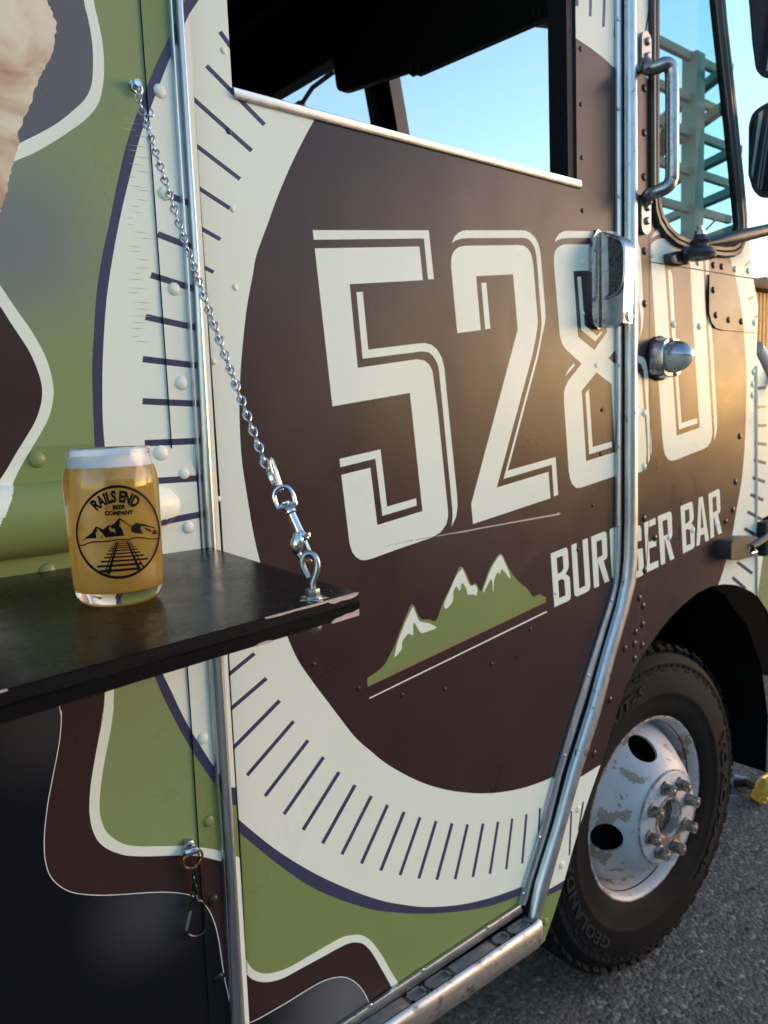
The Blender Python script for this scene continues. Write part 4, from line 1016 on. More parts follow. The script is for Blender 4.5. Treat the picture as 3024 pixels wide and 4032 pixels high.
# --- front wheel
WC = Vector((1.513, .955, .381)); wa_ = rad(-2); AX = Vector((math.sin(wa_), -math.cos(wa_), 0)); AT = Vector((math.cos(wa_), math.sin(wa_), 0)); AZ = Vector((0, 0, 1))
def wp(r, deg, h):          # point on the wheel: radius, clock angle, outward
    a = rad(deg); return WC + (AT * math.cos(a) + AZ * math.sin(a)) * r + AX * h
RT = .3800
TR = lambda r: .199 + (r - .206) * 1.108
RS = lambda l: [(r * .965, h) for r, h in l]
tyre = G().lathe([(TR(r), h) for r, h in [(.206, -.014), (.214, .000), (.221, .009), (.235, .016), (.252, .0215), (.268, .0245), (.271, .0265), (.276, .0265), (.279, .0255), (.318, .0255), (.321, .0235), (.331, .021), (.334, .0225), (.338, .0215), (.340, .0185), (.350, .0105), (.357, .001), (.3605, -.010), (.362, -.03), (.362, -.09), (.362, -.16), (.355, -.18), (.33, -.20), (.28, -.21), (.21, -.19)]], WC, AX, 96, cap=False).out('wheel', 'tyre', truck, sharp=60, label='front wheel with a worn all terrain tyre and a flaking white rim')
g = G(); nl = 62
for k in range(nl):
    a = 360 * k / nl
    for (da, dh, wdt, hh, tw) in ((0, -.016, .0105, .030, 8), (2.9, -.050, .011, .026, -14), (0, -.086, .012, .028, 12), (2.9, -.122, .011, .026, -14), (0, -.156, .0105, .030, 8)):
        c = wp(RT - .006, a + da, dh)
        R_ = (AT * math.cos(rad(a + da)) + AZ * math.sin(rad(a + da))); T_ = AX.cross(R_)
        M3 = Matrix((T_, AX, R_)).transposed() @ Matrix.Rotation(rad(tw), 3, 'Z')
        g.box(c, (wdt * 2.2, hh, .015), M3)
    # shoulder lug wrapping over the edge
    c = wp(TR(.3555), a + (.9 if k % 2 else 0), .0015); R_ = (AT * math.cos(rad(a)) + AZ * math.sin(rad(a))); T_ = AX.cross(R_)
    M3 = Matrix((T_, AX, R_)).transposed() @ Matrix.Rotation(rad(-32), 3, 'X')
    g.box(c, (.021 if k % 2 else .025, .010, .020 if k % 2 else .024), M3)
g.out('tread_block', 'tyre', tyre, False, kind='stuff')
g = G()
for k in range(84):
    a = 360 * k / 84
    R_ = (AT * math.cos(rad(a)) + AZ * math.sin(rad(a))); T_ = AX.cross(R_)
    M3 = Matrix((T_, AX, R_)).transposed() @ Matrix.Rotation(rad(-12), 3, 'X')
    g.box(wp(TR(.3275), a, .0215), (.0035, .003, .012), M3)
    if k % 2: g.box(wp(TR(.3215), a + 2.1, .0235), (.020, .0025, .003), M3)
g.out('sidewall_rib', 'tyre', tyre, False, kind='stuff')
FONT = None
def text_mesh(s, size, bold=0.0, xs=1.0, shear=0.0, space=1.0):
    cu = bpy.data.curves.new('t', 'FONT'); cu.body = s; cu.size = size; cu.offset = bold; cu.shear = shear; cu.space_character = space
    cu.resolution_u = 3; cu.align_x = 'CENTER'
    o = bpy.data.objects.new('t', cu); col.objects.link(o)
    dg = bpy.context.evaluated_depsgraph_get(); dg.update()
    me = bpy.data.meshes.new_from_object(o.evaluated_get(dg))
    v = [(p.co.x * xs, p.co.y) for p in me.vertices]; f = [list(q.vertices) for q in me.polygons]
    bpy.data.objects.remove(o); bpy.data.curves.remove(cu); bpy.data.meshes.remove(me)
    return v, f
def tyre_text(s, size, r0, mid, xs, shear=0.0):
    v, f = text_mesh(s, size, .001, xs, shear, 1.12)
    # raised lettering: top faces and walls
    vs = []
    for h in (.0262, .0285):
        for (x, y) in v:
            vs.append(wp(r0 + y, mid - math.degrees(x / (r0 + size * .35)), h))
    n = len(v); fs = [[i + n for i in q] for q in f]
    ed = {}
    for q in f:
        for i in range(len(q)):
            e_ = (q[i], q[(i + 1) % len(q)]); ed[e_] = ed.get(e_, 0) + 1
    for (a, b) in ed:
        if (b, a) not in ed: fs.append((a, b, b + n, a + n))
    mesh('lettering', vs, fs, 'tyrelet', tyre)
M['tyrelet'] = pbr('tyre_lettering', (.020, .0195, .021), .6, spec=.15)
tyre_text('YOKOHAMA', .036, .292, -17, 1.75)
tyre_text('GEOLANDAR', .034, .290, 205, 1.5)
tyre_text('A/T-S', .036, .288, 112, 1.5, .25)
# rim: barrel and flange, then the bulging disc with two hand holes
G().lathe(RS([(.203, -.055), (.2045, -.030), (.207, -.014), (.211, -.002), (.2145, .006), (.219, .0095), (.2225, .0085), (.2235, .004), (.220, -.004), (.213, -.018), (.2105, -.055)]), WC, AX, 96, closed=True).out('rim', 'rim', tyre)
G().lathe(RS([(.2195, .0098), (.2222, .0104), (.2242, .0078), (.2236, .0052), (.221, .0085)]), WC, AX, 96, closed=True).out('rim_edge', 'rust', tyre)
G().lathe(RS([(.2045, -.028), (.203, -.045), (.1985, -.056), (.194, -.060)]), WC, AX, 96, cap=False).out('rim_gutter', 'rim', tyre)
disc_prof = [(.200, -.062), (.197, -.049), (.191, -.036), (.182, -.022), (.169, -.004), (.153, .015), (.138, .034), (.124, .048), (.112, .056), (.109, .058), (.1075, .0625), (.105, .064), (.052, .064), (.049, .066), (.046, .066), (.044, .062), (.044, .03), (.050, .03), (.105, .056), (.118, .047), (.133, .030), (.148, .011), (.164, -.008), (.177, -.026), (.186, -.040), (.192, -.062)]
disc = G().lathe(RS(disc_prof), WC, AX, 96, closed=True).out('rim_disc', 'rim', tyre, sharp=40)
for hd in (97, 187):
    a = rad(hd); R_ = AT * math.cos(a) + AZ * math.sin(a)
    nrm = (R_ * .66 + AX * .75).normalized()
    c = wp(.152, hd, .009)
    cut = G().lathe([(.0350, -.06), (.0350, .06)], c, nrm, 40).out('cutter', 'rim', None)
    md = disc.modifiers.new('b', 'BOOLEAN'); md.object = cut; md.operation = 'DIFFERENCE'; md.solver = 'EXACT'
    dg = bpy.context.evaluated_depsgraph_get(); dg.update()
    me2 = bpy.data.meshes.new_from_object(disc.evaluated_get(dg)); disc.modifiers.clear(); disc.data = me2
    bpy.data.objects.remove(cut)
disc.data.polygons.foreach_set('use_smooth', [True] * len(disc.data.polygons)); disc.data.set_sharp_from_angle(angle=rad(40))
G().lathe(RS([(.0, -.075), (.18, -.075), (.195, -.065)]), WC, AX, 48).out('brake_drum', 'interior', tyre)
G().lathe(RS([(.110, .0575), (.1115, .0595), (.109, .062), (.1075, .060)]), WC, AX, 96, closed=True).out('hub_ring', 'rust', tyre)
M['hub'] = pbr('greasy_hub', (.05, .045, .04), .6, c2=(.17, .15, .13), nscale=60, thr=(.5, .7))
G().lathe(RS([(.0, .040), (.020, .044), (.030, .046), (.036, .045), (.040, .042), (.0438, .045)]), WC, AX, 40).out('hub_cap', 'hub', tyre)
G().lathe(RS([(.0435, .0655), (.047, .0675), (.051, .0668), (.0525, .0643)]), WC, AX, 48, cap=False).out('hub_lip', 'rust', tyre)
nut0 = None
for k in range(8):
    c = wp(.0777, 14 + 45 * k, .064)
    if nut0 is None:
        lug = G().lathe([(.0170, -.001), (.0170, .004), (.0148, .0055), (.0138, .006), (.0138, .024), (.0122, .0265), (.0082, .027), (.0078, .021), (.0, .021)], c, AX, 6)
        nut0 = lug.out('lug_nut', 'nutrust', tyre, sharp=30)
        stud0 = G().lathe([(.0062, .02), (.0062, .0275), (.0045, .0285), (.0, .0285)], c, AX, 10).out('stud', 'hardware', tyre); c0 = c
    else:
        for o0 in (nut0, stud0):
            n_ = o0.copy(); col.objects.link(n_); n_.parent = tyre; n_.location = o0.location + (c - c0)

# --- door pull
hx = onY((2371, 1100), YD - .012).x
hb = [onX(p, hx) for p in fillet(Zd([(800, 185), (920, 222, 40), (1075, 262, 150), (1158, 420, 120), (1138, 900), (1122, 1300), (1118, 1512), (815, 1585)], 'E'), 5)]
handle = G().prism([(p.x, p.y, p.z) for p in hb], (.030, 0, 0)).out('door_pull', 'chrome', truck, sharp=30)
hq = [onY(p, YD - .008) for p in fillet(Zd([(752, 158), (803, 190), (815, 900), (820, 1580, 20), (770, 1612, 20), (700, 1545), (672, 1400), (667, 420), (700, 250)], 'E'), 4)]
bp_ = G().prism(hq, (0, .008, 0)).out('pull_plate', 'chrome', handle, sharp=30)
for p in ((718, 455), (727, 1480)):
    c = onY((p[0] / 3.687 + 2150, p[1] / 3.687 + 860), YD - .008)
    G().lathe([(.0042, 0), (.0036, .0012), (.0, .0016)], c, (0, -1, 0), 12).out('screw', 'hardware', bp_)
pk = [onX(p, hx - .0012) for p in spline(Zd([(885, 300), (960, 285), (1040, 315), (1090, 390), (1112, 520), (1112, 800), (1085, 950), (1010, 1065), (900, 1145), (872, 1120), (880, 700)], 'E'), 4, True)]
M['pit'] = pbr('pitted_recess', (.10, .10, .105), .5, c2=(.012, .012, .012), nscale=120, thr=(.52, .60), metal=.6)
G().prism(pk, (.0010, 0, 0)).out('pull_recess', 'pit', handle, sharp=30)
lip = [onX(p, hx - .002) for p in spline(Zd([(890, 270), (970, 255), (1060, 290), (1115, 380), (1135, 520), (1130, 820), (1100, 970), (1020, 1090), (860, 1165)], 'E'), 5)]
G().tube(lip, .0022).out('recess_lip', 'chrome', handle)
st = [onX(p, hx - .003) for p in Zd([(818, 245), (893, 235), (912, 900), (905, 1100), (850, 1140), (835, 1100)], 'E')]
G().prism(st, (.003, 0, 0)).out('lit_face_strip', 'alu', handle, sharp=30)  # bright metal strip standing in for the sunlit inner face of the pull
lc = Zd([(1192, 1425)], 'E')[0]; lY = min(p.y for p in hb) - .0005
G().lathe([(.010, 0), (.010, .003), (.008, .0045), (.0065, .0045), (.0065, .0055), (.0, .0055)], onY(lc, lY), (0, -1, 0), 20).out('lock', 'nickel', handle)
G().box(onY(lc, lY) + Vector((0, -.0058, 0)), (.0015, .0006, .007)).out('keyway', 'interior', handle, False)

# --- marker lamp
lcn = onY(Zm([(552, 1868)], *ZZ['P'])[0], .848); LC = Vector((lcn.x, .848, lcn.z))
def rsq(r, k, n=40):
    out = []
    for i in range(n):
        a = 2 * math.pi * i / n; c, s_ = math.cos(a), math.sin(a)
        q = (abs(c) ** k + abs(s_) ** k) ** (-1 / k); out.append((r * q * c, r * q * s_))
    return out
ring_ = rsq(.0385, 3.2)
g = G(); n = len(ring_); vs = []
for (sc_, y) in ((1.04, .879), (1.06, .874), (1.03, .868), (1.0, .852), (.96, .848), (.80, .8475)):
    vs += [(LC.x + p[0] * sc_, y, LC.z + p[1] * sc_) for p in ring_]
fs = [(i * n + j, i * n + (j + 1) % n, (i + 1) * n + (j + 1) % n, (i + 1) * n + j) for i in range(5) for j in range(n)] + [tuple(5 * n + j for j in range(n))]
lamp = g.add(vs, fs).out('marker_lamp', 'chrome', truck)
G().lathe([(.044, 0), (.045, .004), (.042, .006)], (LC.x, .88, LC.z), (0, -1, 0), 40).out('lamp_gasket', 'rubber', lamp)
def shell(r, d, t0, t1, name, mt, par):
    vs = []; fs = []; A_, B_ = 26, 12
    for i in range(B_ + 1):
        b = rad(90 * i / B_)
        for j in range(A_ + 1):
            a = rad(t0 + (t1 - t0) * j / A_)
            vs.append((LC.x + r * math.cos(a) * math.cos(b), LC.y - d * math.sin(b), LC.z + r * math.sin(a) * math.cos(b)))
    for i in range(B_):
        for j in range(A_):
            fs.append((i * (A_ + 1) + j, i * (A_ + 1) + j + 1, (i + 1) * (A_ + 1) + j + 1, (i + 1) * (A_ + 1) + j))
    return mesh(name, vs, fs, mt, par, True)
shell(.031, .040, 0, 360, 'lens', 'lens', lamp)
shell(.0332, .0435, 8, 172, 'lamp_hood', 'chrome', lamp)
for s_ in (1, -1):
    G().lathe([(.0042, 0), (.004, .003), (.002, .0045), (.0, .0046)], (LC.x + .019 * -s_ * .4, .8478, LC.z + .0335 * s_), (0, -1, 0), 12).out('screw', 'hardware', lamp)

# --- grab handle
def K(l): return Zm(l, 2224, 0, 2.011)
gp = [(K([(640, 500)])[0], .872), (K([(645, 530)])[0], .866), (K([(672, 542)])[0], .852), (K([(735, 530)])[0], .838), (K([(790, 508)])[0], .828), (K([(828, 520)])[0], .823), (K([(845, 570)])[0], .821), (K([(850, 700)])[0], .820), (K([(850, 1000)])[0], .820), (K([(850, 1350)])[0], .820), (K([(842, 1425)])[0], .822), (K([(815, 1475)])[0], .826), (K([(760, 1508)])[0], .836), (K([(690, 1530)])[0], .852), (K([(650, 1560)])[0], .866), (K([(640, 1600)])[0], .873)]
ctl = [onY(p, Y) for p, Y in gp]
cur = []
for i in range(len(ctl) - 1):
    a, b, c, d = ctl[max(i - 1, 0)], ctl[i], ctl[i + 1], ctl[min(i + 2, len(ctl) - 1)]
    for k in range(5):
        t_ = k / 5; cur.append(.5 * (2 * b + (c - a) * t_ + (2 * a - 5 * b + 4 * c - d) * t_ * t_ + (3 * b - a - 3 * c + d) * t_ ** 3))
cur.append(ctl[-1])
grab = G().tube(cur, .0125, 12).out('grab_handle', 'steel', truck)
for (p0, p1, bolts) in (((642, 320), (642, 500), ((655, 330), (653, 448))), ((640, 1600), (640, 1790), ((653, 1642), (650, 1750)))):
    A, B = onY(K([p0])[0], .873), onY(K([p1])[0], .873)
    q = []
    for i in range(9): a = rad(i * 22.5); q.append((A.x + .016 * math.cos(a), .878, A.z + .016 * math.sin(a)))
    for i in range(9): a = rad(180 + i * 22.5); q.append((B.x + .016 * math.cos(a), .878, B.z + .016 * math.sin(a)))
    fp = G().prism(q, (0, -.007, 0)).out('handle_foot', 'hardware', grab, sharp=30)
    for b in bolts:
        G().lathe([(.0078, 0), (.0078, .004), (.005, .0055), (.0, .0056)], onY(K([b])[0], .871), (0, -1, 0), 6).out('bolt', 'hardware', fp, sharp=30)

# --- mirrors, arm, brace
M['braceplastic'] = pbr('pale_brace', (.72, .60, .54), .5)
def MX(l, X): return [onX(p, X) for p in l]
arm0 = onY((2752, 968), .845)
arm1 = onX((3024, 905), 1.80); arm2 = arm1 + (arm1 - arm0) * .25
mirror = G().tube([arm0, arm0.lerp(arm1, .18), arm0.lerp(arm1, .36), arm0.lerp(arm1, .5), arm1, arm2], [.004, .005, .012, .014, .013, .0125], 12).out('mirror_arm', 'plasticdark', truck)
br = [onY(p, .866) for p in fillet(Zm([(492, 360, 20), (630, 325), (770, 315), (800, 330), (770, 410), (765, 525, 20), (700, 520), (505, 490, 20)], *ZZ['P']), 3)]
mb = G().prism(br, (0, .012, 0)).out('mirror_bracket', 'plasticdark', truck)
for p in ((545, 440), (740, 470)):
    G().lathe([(.008, 0), (.008, .006), (.004, .008), (.0, .0082)], onY(Zm([p], *ZZ['P'])[0], .866), (0, -1, 0), 6).out('bolt', 'hardware', mb)
pv = onY(Zm([(945, 215)], *ZZ['P'])[0], .838)
G().lathe([(.030, -.022), (.033, -.014), (.030, -.006), (.018, .0), (.016, .006), (.020, .012), (.014, .018), (.012, .024)], pv + Vector((0, 0, -.008)), (0, 0, 1), 20).out('mirror_pivot', 'plasticdark', mb)
G().tube([onY(Zm([(690, 370)], *ZZ['P'])[0], .862), onY(Zm([(830, 330)], *ZZ['P'])[0], .848), pv + Vector((0, .0, -.022))], .012, 10).out('pivot_link', 'plasticdark', mb)
G().lathe([(.011, 0), (.011, .010), (.006, .012), (.006, .020), (.0, .021)], pv + Vector((0, 0, .014)), (0, 0, 1), 6).out('pivot_nut', 'hardware', mb)
def mirror_head(px, X, dep, glass_in, nm):
    q = [onX(p, X) for p in px]
    c = sum(q, Vector()) / len(q)
    g = G(); n = len(q)
    rows = [(1.0, -.004), (1.02, .004), (1.0, .02), (.92, dep * .7), (.7, dep)]
    vs = []
    for s_, d_ in rows: vs += [c + (p - c) * s_ + Vector((d_, 0, 0)) for p in q]
    fs = [(i * n + j, i * n + (j + 1) % n, (i + 1) * n + (j + 1) % n, (i + 1) * n + j) for i in range(len(rows) - 1) for j in range(n)]
    fs.append(tuple((len(rows) - 1) * n + j for j in range(n)))
    fs.append(tuple(range(n))[::-1])
    o = g.add(vs, fs).out(nm, 'plasticdark', truck)
    q2 = [c + (p - c) * glass_in + Vector((-.0055, 0, 0)) for p in q]
    mesh('mirror_glass', q2, [tuple(range(n))], 'mirror', o)
    return o
mirror_head(fillet(Zm([(1440, -520, 60), (1462, 0), (1490, 350), (1518, 560, 50), (1570, 612, 40), (1700, 595, 30), (1900, 500, 60), (1900, -520, 60)], 2224, 0, 2.011), 6), 1.80, .06, .90, 'side_mirror')
mirror_head(fillet(Zm([(1462, 1000), (1490, 895, 60), (1570, 835, 50), (1690, 780, 60), (1850, 760, 80), (1880, 1450, 80), (1640, 1560, 40), (1540, 1558, 50), (1490, 1500, 50), (1458, 1380)], 2224, 0, 2.011), 6), 1.80, .06, .88, 'side_mirror')
G().tube([onX((3060, 250), 1.84), onX((3064, 905), 1.84), onX((3060, 1000), 1.84)], .014).out('mirror_post', 'plasticdark', truck)
bz = [onY((2972, 1372), .93), onX((3024, 1440), 2.02), onX((3200, 1660), 2.02)]
G().tube(bz, .021, 14).out('mirror_brace', 'braceplastic', truck)
# --- bonnet latch
def W(l): return Zm(l, 2700, 1900, 2.765)
lt = [onY(p, .846) for p in fillet(W([(500, 640, 30), (660, 590, 10), (790, 590, 20), (790, 640), (690, 670), (690, 770), (785, 760), (785, 795, 10), (560, 850, 30), (495, 845, 30)]), 3)]
latch = G().prism(lt, (0, .034, 0)).out('bonnet_latch', 'plasticdark', truck, sharp=40)
G().tube([onY(W([(735, 740)])[0], .850), onY(W([(720, 690)])[0], .843), onY(W([(800, 650)])[0], .843), onY(W([(900, 575)])[0], .85)], .008).out('latch_strap', 'plasticdark', latch)
G().rbox(onY(W([(880, 600)])[0], .868), (.07, .03, .085), .008).out('latch_anchor', 'rubber', latch)
G().rbox(onY(W([(735, 765)])[0], .848), (.03, .01, .009), .003).out('latch_hook', 'nickel', latch)

# ------------------------------------------------------------------ serving shelf
ZS = 1.149
shelf = thing('serving_shelf', 'black laminate serving shelf with a chipped edge, folded down from the truck side', 'shelf', (.0, .72, 1.13))
BR = onZ((790, 2146), ZS); BR = Vector((BR.x, YB - .008, ZS)); FRc = onZ((1404, 2332), ZS); FLc = onZ((0, 2719), ZS)
d_ = (FLc - FRc).normalized(); FL2 = FRc + d_ * ((-.75 - FRc.x) / d_.x)
TH = .0200
G().prism([(-.75, YB - .008, ZS), (BR.x, BR.y, ZS), (FRc.x, FRc.y, ZS), (FL2.x, FL2.y, ZS)], (0, 0, -TH)).out('board', 'laminate', shelf, False)
nf = Vector((-d_.y, d_.x, 0)); nf = nf if nf.y < 0 else -nf     # outward of the front edge
def fe(s, t_, o): return FRc - d_ * -s + Vector((0, 0, -t_)) + nf * o if False else FRc + d_ * s + Vector((0, 0, -t_)) + nf * o
prof = [(.0, .0004), (.0006, .0016), (.006, .0022), (.0082, .0024), (.009, .0034), (.0098, .0024), (.012, .0022), (TH - .0008, .0016), (TH, .0004)]
S_ = [-.0004, .0] + [i * .02 for i in range(1, 60)]
g = G(); n = len(prof)
vs = [fe(s, t_ + random.uniform(-.0002, .0002), o_ + random.uniform(-.00015, .00015)) for s in S_ for (t_, o_) in prof]
g.add(vs, [(i * n + j, i * n + j + 1, (i + 1) * n + j + 1, (i + 1) * n + j) for i in range(len(S_) - 1) for j in range(n - 1)] + [tuple(range(n))])
g.out('edge_band', 'edgeband', shelf, sharp=30)
def chip(pts):
    g = G(); N_ = len(pts); up = []; dn = []
    for s, t0, t1 in pts: up.append(fe(s, t0, .0027)); dn.append(fe(s, t1 + random.uniform(-.0002, .0002), .0027))
    g.add(up + dn + [p - nf * .0022 for p in up] + [p - nf * .0022 for p in dn], [(i, i + 1, N_ + i + 1, N_ + i) for i in range(N_ - 1)] + [(i, i + 1, 2 * N_ + i + 1, 2 * N_ + i) for i in range(N_ - 1)])
    g.out('edge_chip', 'rawboard', shelf, False, label='pale bare board where the edge band is chipped')
chip([(.0005, -.0003, .0012), (.006, -.0003, .0030), (.014, -.0003, .0034), (.022, -.0003, .0030), (.030, -.0003, .0036), (.036, -.0003, .0022)])
chip([(.036, -.0003, .0014), (.045, -.0003, .0012), (.06, -.0003, .0014), (.075, -.0003, .0009), (.09, -.0003, .0012), (.105, -.0003, .0004)])
chip([(.0005, .0145, .0203), (.008, .0160, .0203), (.016, .0158, .0203), (.024, .0168, .0203), (.030, .0172, .0203), (.034, .0190, .0203)])
chip([(.098, .0192, .0203), (.104, .0180, .0203), (.112, .0184, .0203), (.116, .0196, .0203)])
chip([(.30, -.0003, .0005), (.315, -.0003, .0009), (.33, -.0003, .0006), (.345, -.0003, .0003)])
# open hook bolt
def H(l): return Zm(l, 1020, 1800, 3.16)
def dep(p): return (p - CAM).dot(Vector((E1.z, E3.z, -E2.z)))
hb0 = onZ(H([(672, 1760)])[0], ZS); D0 = dep(hb0)
hook_px = [(668, 1740), (668, 1640), (672, 1560), (700, 1480), (722, 1400), (724, 1320), (700, 1250), (655, 1205), (600, 1200), (558, 1235), (540, 1300), (548, 1370), (575, 1430), (612, 1500)]
hk = spline(H(hook_px), 4)
hp = [atD(p, D0) for p in hk]
hook = G().tube(hp, .0028, 12).out('hook_bolt', 'steel', shelf)
G().lathe([(.0095, .0003), (.0095, .0012), (.004, .0014)], hb0, (0, 0, 1), 24).out('washer', 'zinc', hook)
G().lathe([(.0078, .0014), (.0080, .0024), (.0076, .0028), (.0035, .0028)], hb0, (0, 0, 1), 24).out('washer', 'zinc', hook)
G().lathe([(.0058, .0028), (.0063, .0036), (.0063, .0078), (.0057, .0088), (.0033, .0089)], hb0, (0, 0, 1), 6, a0=.4).out('nut', 'hardware', hook, sharp=30)
G().lathe([(.0034, -TH - .0085), (.0058, -TH - .0078), (.0063, -TH - .007), (.0063, -TH - .0018), (.0058, -TH - .001), (.009, -TH - .0009), (.009, -TH)], hb0, (0, 0, 1), 6, a0=.4).out('lower_nut', 'hardware', hook, sharp=30)
G().prism([hb0 + Vector((math.cos(a) * .0135 * (1 if k % 2 else .6), math.sin(a) * .0135 * (1 if k % 2 else .7), .0002)) for k, a in enumerate([rad(36 * i) for i in range(10)])], (0, 0, .0003)).out('chipped_ring', 'rawboard', hook, False)

# ------------------------------------------------------------------ chain
C0 = onY((540, 374), .864); C1 = atD((1063, 1878), .697)
chain = thing('safety_chain', 'zinc chain holding up the serving shelf from a bolt on the green panel', 'chain', C1)
Lc = (C1 - C0).length; NL_ = 26; pitch = Lc / NL_
dirc = (C1 - C0).normalized()
wire = .00115; hl = pitch / 2 + wire * 1.5; wl_ = .0044
lp = []
for i in range(14):
    a = 2 * math.pi * i / 14; s_ = math.sin(a / 2) ** 2
    lp.append(Vector((wl_ * math.sin(a) * (.55 + .45 * s_), 0, hl * s_)))
for i in range(14):
    a = 2 * math.pi * i / 14; s_ = math.sin(a / 2) ** 2
    lp.append(Vector((0, wl_ * math.sin(a) * (.55 + .45 * s_), -hl * s_)))
lp[0] = Vector((.0003, 0, .0006)); lp[14] = Vector((0, .0003, -.0006))
lk = G().tube(lp, wire, 7, closed=True)
lme = bpy.data.meshes.new('chain_link'); lme.from_pydata(lk.v, [], lk.f); lme.materials.append(M['zinc']); lme.polygons.foreach_set('use_smooth', [True] * len(lme.polygons))
camdir = (CAM - C0.lerp(C1, .5)).normalized()
zax = -dirc; yax = zax.cross(camdir).normalized().cross(zax); xax = yax.cross(zax)
B3 = Matrix((xax, yax, zax)).transposed()
for i in range(NL_):
    t_ = (i + .5) / NL_
    p = C0.lerp(C1, t_) + Vector((0, 0, -.012 * math.sin(math.pi * t_)))
    o = link('chain_link', lme, chain, p)
    tw = random.uniform(-14, 14) + (18 * t_)
    o.rotation_euler = (B3 @ Matrix.Rotation(rad(tw), 3, 'Z')).to_euler()
# bolt on the truck
bo = onY((528, 340), YB)
blt = G().lathe([(.0062, .0), (.0062, .0012), (.0045, .0013)], bo, (0, -1, 0), 24).out('wall_bolt', 'zinc', truck)
G().lathe([(.0048, .007), (.0048, .0112), (.0042, .012), (.0032, .012), (.0028, .0114), (.0, .0114)], bo, (0, -1, 0), 6).out('bolt_head', 'zinc', blt, sharp=30)
G().lathe([(.0034, .001), (.0034, .007)], bo, (0, -1, 0), 16).out('bolt_collar', 'zinc', blt)
e0 = bo + Vector((0, -.006, 0))
G().tube([e0 + Vector(q) * .62 for q in ((-.008, 0, .0), (-.007, 0, -.010), (-.001, 0, -.016), (.006, 0, -.016), (.010, 0, -.009), (.009, 0, .0), (.004, 0, .006), (-.004, 0, .006))], .0015, 8, closed=True).out('bolt_loop', 'zinc', blt)
# spare end of the chain beside the bolt
tl = [atD(p, .845) for p in Zm([(475, 700), (510, 735), (560, 762), (605, 760), (617, 725), (600, 675), (565, 632)], 460, 280, 4.253)]
G().tube(tl, .0010, 8).out('open_link', 'zinc', chain)
# quick link, swivel snap
DQ = .690
ql = [atD(p, DQ) for p in H([(140, 15), (168, 40), (215, 190), (262, 330), (285, 400), (268, 428), (240, 400)])]
quick = G().tube(ql, .0017, 10).out('quick_link', 'nickel', chain)
qb = [atD(p, DQ + .006) for p in H([(125, 30), (130, 90), (160, 190), (200, 320), (235, 410), (262, 432)])]
G().tube(qb, .0015, 8).out('link_side', 'nickel', quick)
qn = [atD(p, DQ + .004) for p in H([(152, 210), (210, 372)])]
G().lathe([(.0030, 0), (.0034, .0006), (.0034, (qn[1] - qn[0]).length - .0006), (.0030, (qn[1] - qn[0]).length)], qn[0], qn[1] - qn[0], 6).out('link_nut', 'nickel', quick, sharp=30)
snap = thing('snap_hook', 'nickel swivel snap hook joining the chain to the shelf hook', 'snap hook', atD(H([(600, 1300)])[0], .672))
DS = .682
dr_ = spline(H([(245, 650), (215, 590), (190, 500), (200, 430), (250, 380), (310, 365), (370, 390), (415, 450), (440, 530), (455, 590)]), 4)
eye = G().tube([atD(p, DS) for p in dr_], .0021, 10).out('swivel_eye', 'nickel', snap)
bA, bB = atD(H([(235, 640)])[0], DS), atD(H([(462, 580)])[0], DS)
ux = (bB - bA).normalized(); 
G().tube([bA, bA.lerp(bB, .25), bA.lerp(bB, .5), bA.lerp(bB, .75), bB], [.0024, .0032, .0036, .0032, .0024], 10).out('swivel_base', 'nickel', snap)
ax_ = (atD(H([(540, 990)])[0], DS - .004) - atD(H([(345, 560)])[0], DS)).normalized()
G().lathe([(.0036, 0), (.0040, .0008), (.0040, .0022), (.0030, .0032), (.0, .0033)], atD(H([(340, 595)])[0], DS), -ax_, 20).out('swivel_pin', 'nickel', snap)
c1 = atD(H([(385, 665)])[0], DS - .001)
G().lathe([(.0042, -.0006), (.0052, .000), (.0052, .0020), (.0044, .0026), (.0038, .0034), (.0037, .0170), (.0040, .0215), (.0040, .026), (.0030, .030), (.0, .031)], c1, ax_, 20).out('snap_barrel', 'nickel', snap)
bd = spline(H([(480, 930), (492, 1000), (478, 1080), (480, 1160), (505, 1230), (545, 1280), (600, 1303), (630, 1300)]), 4)
rr_ = [.0075 + (.0062) * math.sin(min(i / 14, 1) * math.pi * .9) if i < 14 else .0064 - .0022 * (i - 14) / (len(bd) - 14) for i in range(len(bd))]
rr_ = [max(r * .46, .0021) for r in rr_]
G().tube([atD(p, DS - .006) for p in bd], rr_, 14).out('snap_jaw', 'nickel', snap)
g8 = spline(H([(500, 950), (560, 985), (600, 1025)]), 3)
G().tube([atD(p, DS - .006) for p in g8], [.0040, .0041, .0040, .0037, .0033, .0029, .0026], 12).out('snap_shoulder', 'nickel', snap)
G().tube([atD(p, DS - .004) for p in H([(572, 1040), (600, 1110), (640, 1190)])], .0018, 10).out('gate_pin', 'nickel', snap)
G().tube([atD(p, DS - .008) for p in H([(594, 950), (606, 990)])], [.0031, .0028], 12).out('thumb_stud', 'nickel', snap)
G().lathe([(.0, -.0022), (.0024, -.0016), (.0031, 0), (.0024, .0016), (.0, .0022)], atD(H([(622, 1302)])[0], DS - .012), camdir, 14).out('jaw_tip', 'brass', snap)

